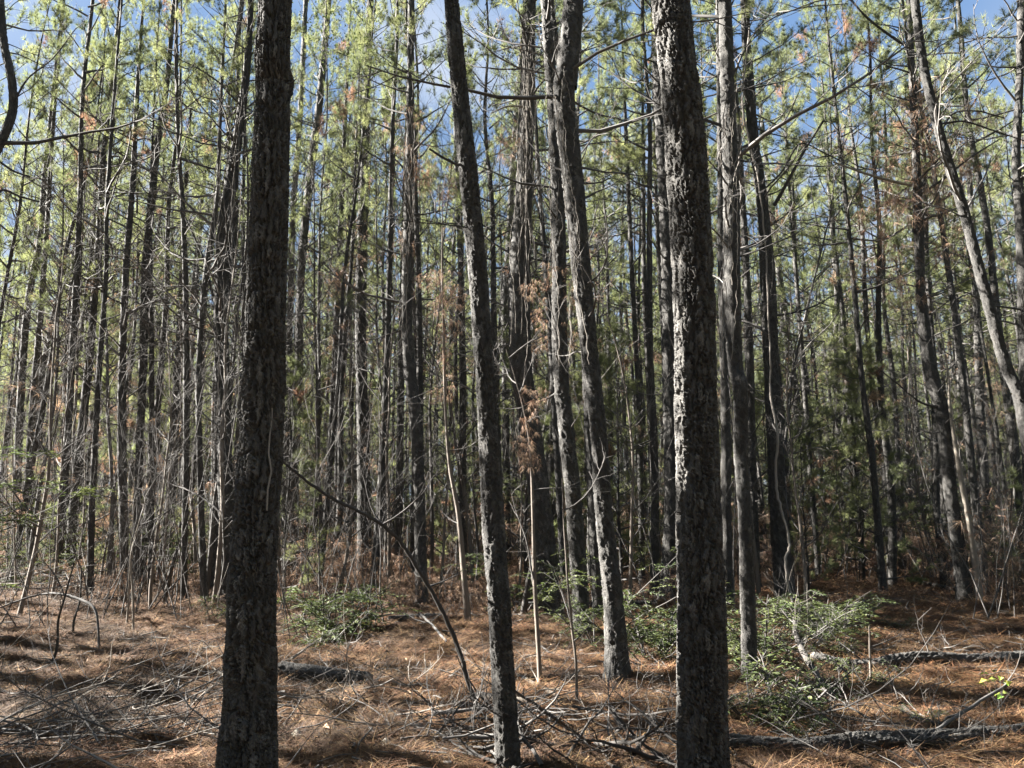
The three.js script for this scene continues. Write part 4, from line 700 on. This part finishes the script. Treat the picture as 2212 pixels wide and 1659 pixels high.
// slim leafless hardwoods
function hardwoodGeometry(seed, H, limbs = 26) {
  const r = mulberry(seed), m = new Mesher(), tw = new Mesher(), d = V((r() - 0.5) * 0.25, 1, (r() - 0.5) * 0.25).normalize(), p = V(0, -0.05, 0), pts = [], rs = [], n = 12, r0 = Math.min(0.052, 0.006 * H);
  for (let k = 0; k <= n; k++) { pts.push(p.clone()); rs.push(lerp(r0, r0 * 0.12, k / n)); d.addScaledVector(randDir(r), 0.1); d.y += 0.06; d.normalize(); p.addScaledVector(d, H / n); }
  m.tube(pts, rs, 7);
  for (let k = 0; k < limbs; k++) { const i = Math.min(n - 1, (limbs > 30 ? 4 : 2) + Math.floor(r() * (n - (limbs > 30 ? 4 : 2)))), a = r() * 6.28, e = range(r, 0.35, 1.0), b = V(Math.cos(a) * Math.cos(e), Math.sin(e), Math.sin(a) * Math.cos(e)); deadBranch(tw, r, pts[i].clone().lerp(pts[Math.min(n, i + 1)], r()), b, H * range(r, 0.12, 0.32) * (1.2 - i / n * 0.5), rs[i] * 0.5, 11, 4); }
  return [m.build(), tw.build()];
}
{
  const kinds = [hardwoodGeometry(511, 6), hardwoodGeometry(512, 8), hardwoodGeometry(513, 9), hardwoodGeometry(514, 5)], r = mulberry(515), tall = [hardwoodGeometry(521, 13, 46), hardwoodGeometry(522, 12, 46), hardwoodGeometry(523, 14, 50)];
  for (const [x, y] of [[60, 1275], [235, 1280], [340, 1262], [445, 1290], [150, 1262], [560, 1270], [690, 1262], [830, 1250], [930, 1262], [1060, 1275], [1150, 1262], [1250, 1262], [1690, 1275], [1660, 1240]]) { const o = thing('bare_tree', 'tall slim leafless tree with a haze of fine twigs between the pines', 'tree', 'tall leafless trees between the pines', ground(x, y), x), k = tall[x % 3]; part('trunk', k[0], M.twig, o); part('twigs', k[1], M.twig, o).userData.kind = 'stuff'; }
  const spots = [[40, 1330], [110, 1300], [165, 1285], [215, 1272], [250, 1262], [325, 1320], [355, 1285], [420, 1268], [460, 1320], [15, 1275], [130, 1245], [600, 1285], [730, 1290], [840, 1280], [950, 1300], [1020, 1275], [1120, 1290], [1200, 1300], [1360, 1330], [1490, 1300], [1640, 1290], [1740, 1310], [1830, 1240], [1930, 1260], [2010, 1240], [2180, 1290]];
  spots.forEach(([x, y], i) => { const g = ground(x, y), left = i < 11, o = thing('bare_tree', left ? 'slim leafless young tree in the grey tangle of brush and saplings' : 'slim leafless young tree growing up between the pines', 'tree', left ? 'leafless young trees in the grey tangle' : 'leafless young trees between the pines', g, r() * 6.28), k = kinds[Math.floor(r() * 4)]; part('trunk', k[0], M.sapling, o); part('twigs', k[1], M.twig, o).userData.kind = 'stuff'; o.scale.setScalar(range(r, 0.8, 1.15)); });
}
// brown needles caught in the twigs of particular pines
for (const [key, list] of Object.entries({
  t31: [[1900, 420, 1.4, 0], [1890, 480, 1.3, 1], [2060, 300, 1.4, 1], [2090, 370, 1.3, 0], [2040, 510, 1.3, 1], [1930, 560, 1.3, 0], [1990, 200, 1.3, 0], [2110, 240, 1.3, 0], [1950, 300, 1.5, 1], [1985, 270, 1.3, 0], [1930, 390, 1.3, 1], [2010, 330, 1.2, 0], [1990, 410, 1.5, 1], [2030, 420, 1.1, 0], [1940, 450, 1.2, 0], [1960, 620, 1.1, 0], [1850, 570, 0.9, 0]],
  t10: [[885, 350, 1.0, 1], [890, 245, 0.9, 0], [910, 380, 0.8, 1], [960, 400, 0.8, 1], [875, 530, 0.7, 0]],
  t11: [[780, 510, 1.0, 1], [745, 590, 1.1, 0], [770, 560, 0.9, 0], [715, 610, 1.1, 0], [775, 640, 0.8, 0]],
  t7: [[1232, 640, 0.5, 1], [1225, 720, 0.5, 0], [1170, 700, 0.5, 2], [1165, 850, 0.4, 0], [1200, 590, 0.6, 0], [1150, 620, 0.5, 0], [1090, 300, 0.7, 0], [1260, 560, 0.6, 0]],
  t38: [[2150, 850, 1.2, 1], [2165, 930, 1.3, 1], [2140, 780, 1.1, 0], [2180, 560, 1, 0]],
  t15: [[295, 350, 0.8, 0], [330, 330, 0.5, 0]], t19: [[150, 530, 1, 0], [160, 690, 1, 0], [145, 760, 1, 1]],
})) { const { o, Z, g0 } = PINES[key]; for (const [x, y, s, k] of list) drape(o, pt(x, y, Z).sub(g0), s, k); }
// limbs that stand out
const limb = (key, name, pts, mat = M.darkWood, twigs = 3) => {
  const { o, Z, g0 } = PINES[key], r = mulberry(Math.round(pts[0][0] + pts[0][1])), p = pts.map(([x, y, , dz = 0]) => pt(x, y, Z + dz).sub(g0)), c = new THREE.CatmullRomCurve3(p, false, 'centripetal'), f = [], fr = [], n = pts.length * 4;
  for (let k = 0; k <= n; k++) { const t = k / n * (pts.length - 1), i = Math.min(pts.length - 2, Math.floor(t)); f.push(c.getPoint(k / n)); fr.push(lerp(pts[i][2], pts[i + 1][2], t - i) * 0.36 * Z / FOCAL * (1 + 0.1 * noise2(k, pts[0][0]))); }
  const m = new Mesher(); m.tube(f, fr, 7, 0.5, true); const b = part(name, m.build(), mat, o);
  for (let k = 0; k < twigs; k++) { const w = part('twig', BOUGHS[Math.floor(r() * BOUGHS.length)], M.twig, b); w.position.copy(c.getPoint(range(r, 0.4, 1))); w.rotation.set(r() - 0.5, r() * 6.28, range(r, 0, 0.8), 'YXZ'); w.scale.setScalar(range(r, 0.2, 0.6)); }
};
limb('slant', 'branch_stub', [[1000, 362, 8], [960, 342, 8], [928, 322, 6, -0.2]], M.darkWood, 0);
limb('slant', 'branch', [[1015, 492, 5], [960, 485, 4, -0.2], [900, 480, 3, -0.3], [830, 470, 2, -0.4]], M.darkWood, 4);
limb('vined', 'broken_branch', [[1148, 240, 5], [1125, 230, 6, -0.4], [1095, 230, 5, -0.5], [1060, 245, 3, -0.6]], M.paleWood, 1);
limb('t29', 'dead_limb', [[1672, 445, 12], [1700, 395, 10, -0.2], [1735, 330, 9, -0.4], [1779, 260, 6, -0.6]], M.darkWood, 0);
limb('t29', 'branch', [[1640, 420, 6], [1690, 370, 6], [1730, 310, 5], [1780, 330, 4], [1860, 370, 3], [1930, 400, 3]], M.darkWood, 6);
limb('t31', 'limb', [[1988, 405, 8], [1930, 392, 9, -0.3], [1870, 375, 8, -0.5], [1800, 350, 5, -0.6]], M.paleWood, 6);
limb('t31', 'limb', [[1990, 420, 8], [2040, 385, 8, -0.2], [2090, 345, 6, -0.3], [2160, 300, 4]], M.darkWood, 6);
limb('t31', 'limb', [[1972, 110, 6], [1920, 75, 8, -0.2], [1870, 35, 7, -0.4], [1830, -10, 6, -0.5]], M.barkPale, 6);
limb('t31', 'limb', [[2030, 880, 8], [1990, 870, 6, -0.2], [1940, 830, 4, -0.4], [1890, 790, 3, -0.5]], M.darkWood, 4);
limb('t30', 'limb', [[2030, 268, 6], [2080, 262, 6], [2140, 280, 5], [2215, 305, 4]], M.darkWood, 5);
limb('t30', 'limb', [[2035, 280, 5], [2060, 245, 6], [2110, 240, 5], [2170, 255, 4]], M.darkWood, 5);
limb('t27', 'branch', [[1580, 170, 5], [1640, 60, 4], [1720, 20, 4], [1830, 8, 3]], M.darkWood, 6);
limb('t14', 'fork_stem', [[487, 780, 9], [475, 700, 10], [455, 620, 9], [440, 560, 7], [400, 470, 5]], M.barkPale, 4);
limb('big', 'branch_stub', [[622, 180, 7, -0.1], [632, 178, 6, -0.15], [640, 170, 3, -0.2]], M.darkWood, 0);
limb('t25', 'limb', [[26, 230, 8], [60, 170, 5], [110, 130, 4], [165, 60, 3]], M.darkWood, 6);
limb('t25', 'limb', [[-60, 520, 8], [-20, 345, 8], [30, 370, 7], [65, 382, 6]], M.darkWood, 1);
limb('t25', 'limb', [[-60, 560, 8], [0, 412, 8], [45, 425, 7], [85, 436, 6]], M.darkWood, 1);

// ---------------------------------------------------------------- vines
function vine(label, pts, group, mat = M.vine) {     // x, y, width, depth
  const ws = pts.map(([x, y, , z]) => pt(x, y, z)), g0 = ws[ws.length - 1].clone(), o = thing('vine', label, 'vine', group, g0), c = new THREE.CatmullRomCurve3(ws.map((w) => w.sub(g0)), false, 'centripetal'), n = pts.length * 6, f = [], fr = [], r = mulberry(Math.round(pts[0][0] * 17 + pts[0][1]));
  for (let k = 0; k <= n; k++) { const t = k / n * (pts.length - 1), i = Math.min(pts.length - 2, Math.floor(t)); f.push(c.getPoint(k / n).addScaledVector(randDir(r), 0.012)); fr.push(lerp(pts[i][2], pts[i + 1][2], t - i) / 2 * pts[i][3] / FOCAL); }
  const m = new Mesher(); m.col = [1, 1, 1]; m.tube(f, fr, 5); part('stem', m.build(), mat, o);
}
vine('pale winding vine climbing the dark pine behind the feathery shrubs', [[1618, 60, 3, 14], [1608, 160, 4, 14], [1606, 240, 5, 14], [1640, 400, 4, 14], [1655, 560, 4, 14], [1664, 780, 4, 13.9], [1666, 860, 5, 13.8], [1680, 930, 6, 13.6], [1676, 1040, 6, 13.6], [1690, 1110, 6, 13.5], [1706, 1175, 6, 13.4], [1697, 1215, 6, 13.3], [1710, 1290, 6, 13.2], [1722, 1345, 6, 12.5]]);
vine('thin vine clinging to the stout vined pine', [[548, 200, 3, 4.95], [560, 300, 4, 4.9], [590, 330, 5, 4.88], [607, 400, 5, 4.88], [598, 560, 5, 4.85], [600, 640, 4, 4.83], [590, 830, 4, 4.8], [580, 1100, 4, 4.7]]);
{
  const r = mulberry(606), spots = [['vined', 1140, 60, 1150, 700, 22], ['fork', 1200, 100, 1230, 620, 12], ['t10', 880, 180, 870, 700, 9], ['t27', 1590, 60, 1580, 640, 9], ['t14', 500, 120, 480, 900, 8]];
  for (const [key, x0, y0, x1, y1, n] of spots) {
    const Z = PINES[key].Z, what = { vined: 'thin bare vine dangling round the thick vine hung pine', fork: 'thin bare vine hanging along the forked pine', t10: 'thin bare vine looped about the kinked dark pine', t27: 'thin bare vine hanging beside the tall pine with the pale foot', t14: 'thin bare vine trailing down the shaggy crooked pine' }[key];
    for (let k = 0; k < n; k++) {
      const a = range(r, -45, 45), top = y0 + r() * 220, bot = lerp(top + 120, y1 + 200, r()), z = Z - range(r, 0.15, 0.6), pts = []; let x = lerp(x0, x1, 0) + a * 0.5;
      for (let q = 0; q <= 7; q++) { pts.push([x + (x1 - x0) * q / 7, lerp(top, bot, q / 7), range(r, 1.0, 2.0), z]); x += range(r, -13, 13); }
      vine(what, pts, 'bare vines on the ' + { vined: 'vine hung pine', fork: 'forked pine', t10: 'kinked pine', t27: 'pine with the pale foot', t14: 'shaggy crooked pine' }[key]);
    }
  }
}

// ---------------------------------------------------------------- needle litter, small twigs, leaves
const STRAW = [[0.142, 0.074, 0.028], [0.115, 0.05, 0.018], [0.185, 0.116, 0.052], [0.055, 0.026, 0.012], [0.155, 0.062, 0.018]];
function strawClump(seed, n, lift, steep) {
  const r = mulberry(seed), m = new Mesher();
  for (let k = 0; k < n; k++) {
    const a = r() * 6.28, q = Math.sqrt(r()) * 0.2, b = r() * 6.28, t = range(r, -0.12, steep), c = STRAW[Math.floor(r() * 5)], s = 0.45 + r() * 1.0; m.col = c.map((v) => v * s);
    m.needle(Math.cos(a) * q, 0.004 + r() * lift, Math.sin(a) * q, Math.cos(b) * Math.cos(t), Math.sin(t), Math.sin(b) * Math.cos(t), range(r, 0.12, 0.22), 0.0055, [0.25 * (r() - 0.5), 1, 0.25 * (r() - 0.5)]);
  }
  return m.build();
}
{
  const kinds = [strawClump(1, 40, 0.03, 0.2), strawClump(2, 38, 0.045, 0.3), strawClump(3, 30, 0.035, 0.6)], r = mulberry(707);
  const sets = kinds.map(() => []), q = new THREE.Quaternion(), up = V(0, 1, 0);
  const add = (x, z, s) => {
    const heap = noise2(x * 1.1 + 40, z * 1.1), k = r() < 0.6 ? 0 : (r() < 0.8 || heap < 0 ? 1 : 2), e = 0.05, nrm = V(gh(x - e, z) - gh(x + e, z), 2 * e, gh(x, z - e) - gh(x, z + e)).normalize();
    q.setFromUnitVectors(up, nrm).multiply(new THREE.Quaternion().setFromAxisAngle(up, r() * 6.28));
    sets[k].push([new THREE.Matrix4().compose(V(x, gh(x, z) + Math.max(0, heap) * 0.035 * r(), z), q, V(s, s * (0.9 + 0.4 * Math.max(0, heap)), s)), x, z]);
  };
  for (let k = 0; k < 46000; k++) { const z = -Math.sqrt(lerp(9, 14.5 * 14.5, Math.pow(r(), 1.15))), x = z * (r() * 2 - 1) * 0.74 - 0.4 + r() * 0.8; add(x, z, range(r, 0.75, 1.15)); }
  for (let k = 0; k < 26000; k++) { const z = -Math.sqrt(lerp(14 * 14, 45 * 45, Math.pow(r(), 1.3))), x = z * (r() * 2 - 1) * 0.74; add(x, z, range(r, 1.1, 2.0)); }
  for (const [sx, sz] of standing) if (inView(sx, sz, 1) && sz > -16) for (let k = 0; k < 34; k++) { const a = r() * 6.28, d = 0.1 + 0.25 * r(), x = sx + Math.cos(a) * d, z = sz + Math.sin(a) * d; add(x, z, range(r, 0.6, 1.0)); const m = sets.find((s) => s.length && s[s.length - 1][1] === x); m[m.length - 1][0].elements[13] += 0.08 * (0.35 - d) / 0.25 * r(); }
  const tint = new THREE.Color();
  kinds.forEach((g, k) => {
    const im = new THREE.InstancedMesh(g, M.straw, sets[k].length); im.name = numbered('pine_straw'); im.receiveShadow = im.castShadow = true; im.userData.kind = 'stuff'; im.userData.label = 'fallen brown pine needles covering the forest floor';
    sets[k].forEach(([m, x, z], i) => { im.setMatrixAt(i, m); const n = 0.5 + 0.5 * noise2(x * 0.5 + 3, z * 0.5), p = 0.5 + 0.5 * noise2(x * 2.1, z * 2.1 + 8), t = lerp(0.42, 1.2, smooth(0.55 * n + 0.45 * p, 0.2, 0.75)) * range(r, 0.75, 1.2); im.setColorAt(i, tint.setRGB(t, t * lerp(0.9, 1.03, p), t * lerp(0.82, 1.05, n))); });
    scene.add(im);
  });
  // small twigs and crumbs of bark
  const tm = new Mesher(); tm.tube([V(-0.12, 0.01, 0), V(-0.03, 0.016, 0.012), V(0.06, 0.012, -0.006), V(0.15, 0.02, 0.01)], [0.0035, 0.004, 0.003, 0.0015], 4); tm.tube([V(0.02, 0.014, 0), V(0.06, 0.03, 0.05), V(0.1, 0.03, 0.1)], [0.0025, 0.002, 0.001], 3);
  const n = 2600, im = new THREE.InstancedMesh(tm.build(), M.twig, n); im.name = 'twig_litter'; im.userData.kind = 'stuff'; im.userData.label = 'small dead twigs scattered over the straw'; im.castShadow = im.receiveShadow = true;
  for (let k = 0; k < n; k++) { const z = -Math.sqrt(lerp(9, 17 * 17, r())), x = z * (r() * 2 - 1) * 0.74, s = range(r, 0.5, 2.4); im.setMatrixAt(k, new THREE.Matrix4().compose(V(x, gh(x, z) + 0.015, z), new THREE.Quaternion().setFromEuler(new THREE.Euler((r() - 0.5) * 0.4, r() * 6.28, (r() - 0.5) * 0.5)), V(s, s, s))); const t = range(r, 0.7, 2.2); im.setColorAt(k, tint.setRGB(t, t, t * 0.97)); }
  scene.add(im);
  { // curled dead leaves and flakes of bark
    const lm = new Mesher(); lm.leaf(V(-0.03, 0.01, 0), V(1, 0.1, 0).normalize(), V(0.1, 1, 0.2).normalize(), 0.065, 0.035, 0.35);
    const fm = new Mesher(); fm.leaf(V(-0.025, 0.008, 0), V(1, 0, 0.1).normalize(), V(0, 1, 0.1).normalize(), 0.055, 0.04, 0.08);
    for (const [geo, n2, label, name, base] of [[lm.build(), 1500, 'curled dead leaves lying among the needles', 'leaf_litter', [0.24, 0.16, 0.10]], [fm.build(), 1700, 'flakes of shed bark lying among the needles', 'bark_flakes', [0.07, 0.055, 0.045]]]) {
      const im = new THREE.InstancedMesh(geo, M.straw, n2); im.name = name; im.userData.kind = 'stuff'; im.userData.label = label; im.castShadow = im.receiveShadow = true;
      for (let k = 0; k < n2; k++) { const z = -Math.sqrt(lerp(9, 15 * 15, r())), x = z * (r() * 2 - 1) * 0.74, s = range(r, 0.5, 1.5); im.setMatrixAt(k, new THREE.Matrix4().compose(V(x, gh(x, z) + 0.025 + 0.02 * r(), z), new THREE.Quaternion().setFromEuler(new THREE.Euler((r() - 0.5) * 1.2, r() * 6.28, (r() - 0.5) * 1.2)), V(s, s, s))); const t = range(r, 0.5, 1.5); im.setColorAt(k, tint.setRGB(base[0] * t, base[1] * t, base[2] * t)); }
      scene.add(im);
    }
  }
  // single pale leaves on the straw
  for (const [x, y, l] of [[280, 1433, 'pale round dead leaf on the sunlit straw'], [832, 1642, 'pale curled dead leaf by the dark reddish branch'], [640, 1600, 'small tan dead leaf in the loose twigs']]) { const g = ground(x, y), m = new Mesher(); m.col = [1, 1, 1]; m.leaf(V(-0.04, 0, 0), V(1, 0.1, 0.2).normalize(), V(0.2, 0.7, 0.6).normalize(), 0.09, 0.07, 0.2); const o = part(numbered('fallen_leaf'), m.build(), std({ color: lin(0.5, 0.45, 0.36), side: THREE.DoubleSide })); o.position.set(g.x, g.y + 0.045, g.z); tag(o, l, 'leaf'); }
}

renderer.render(scene, camera);
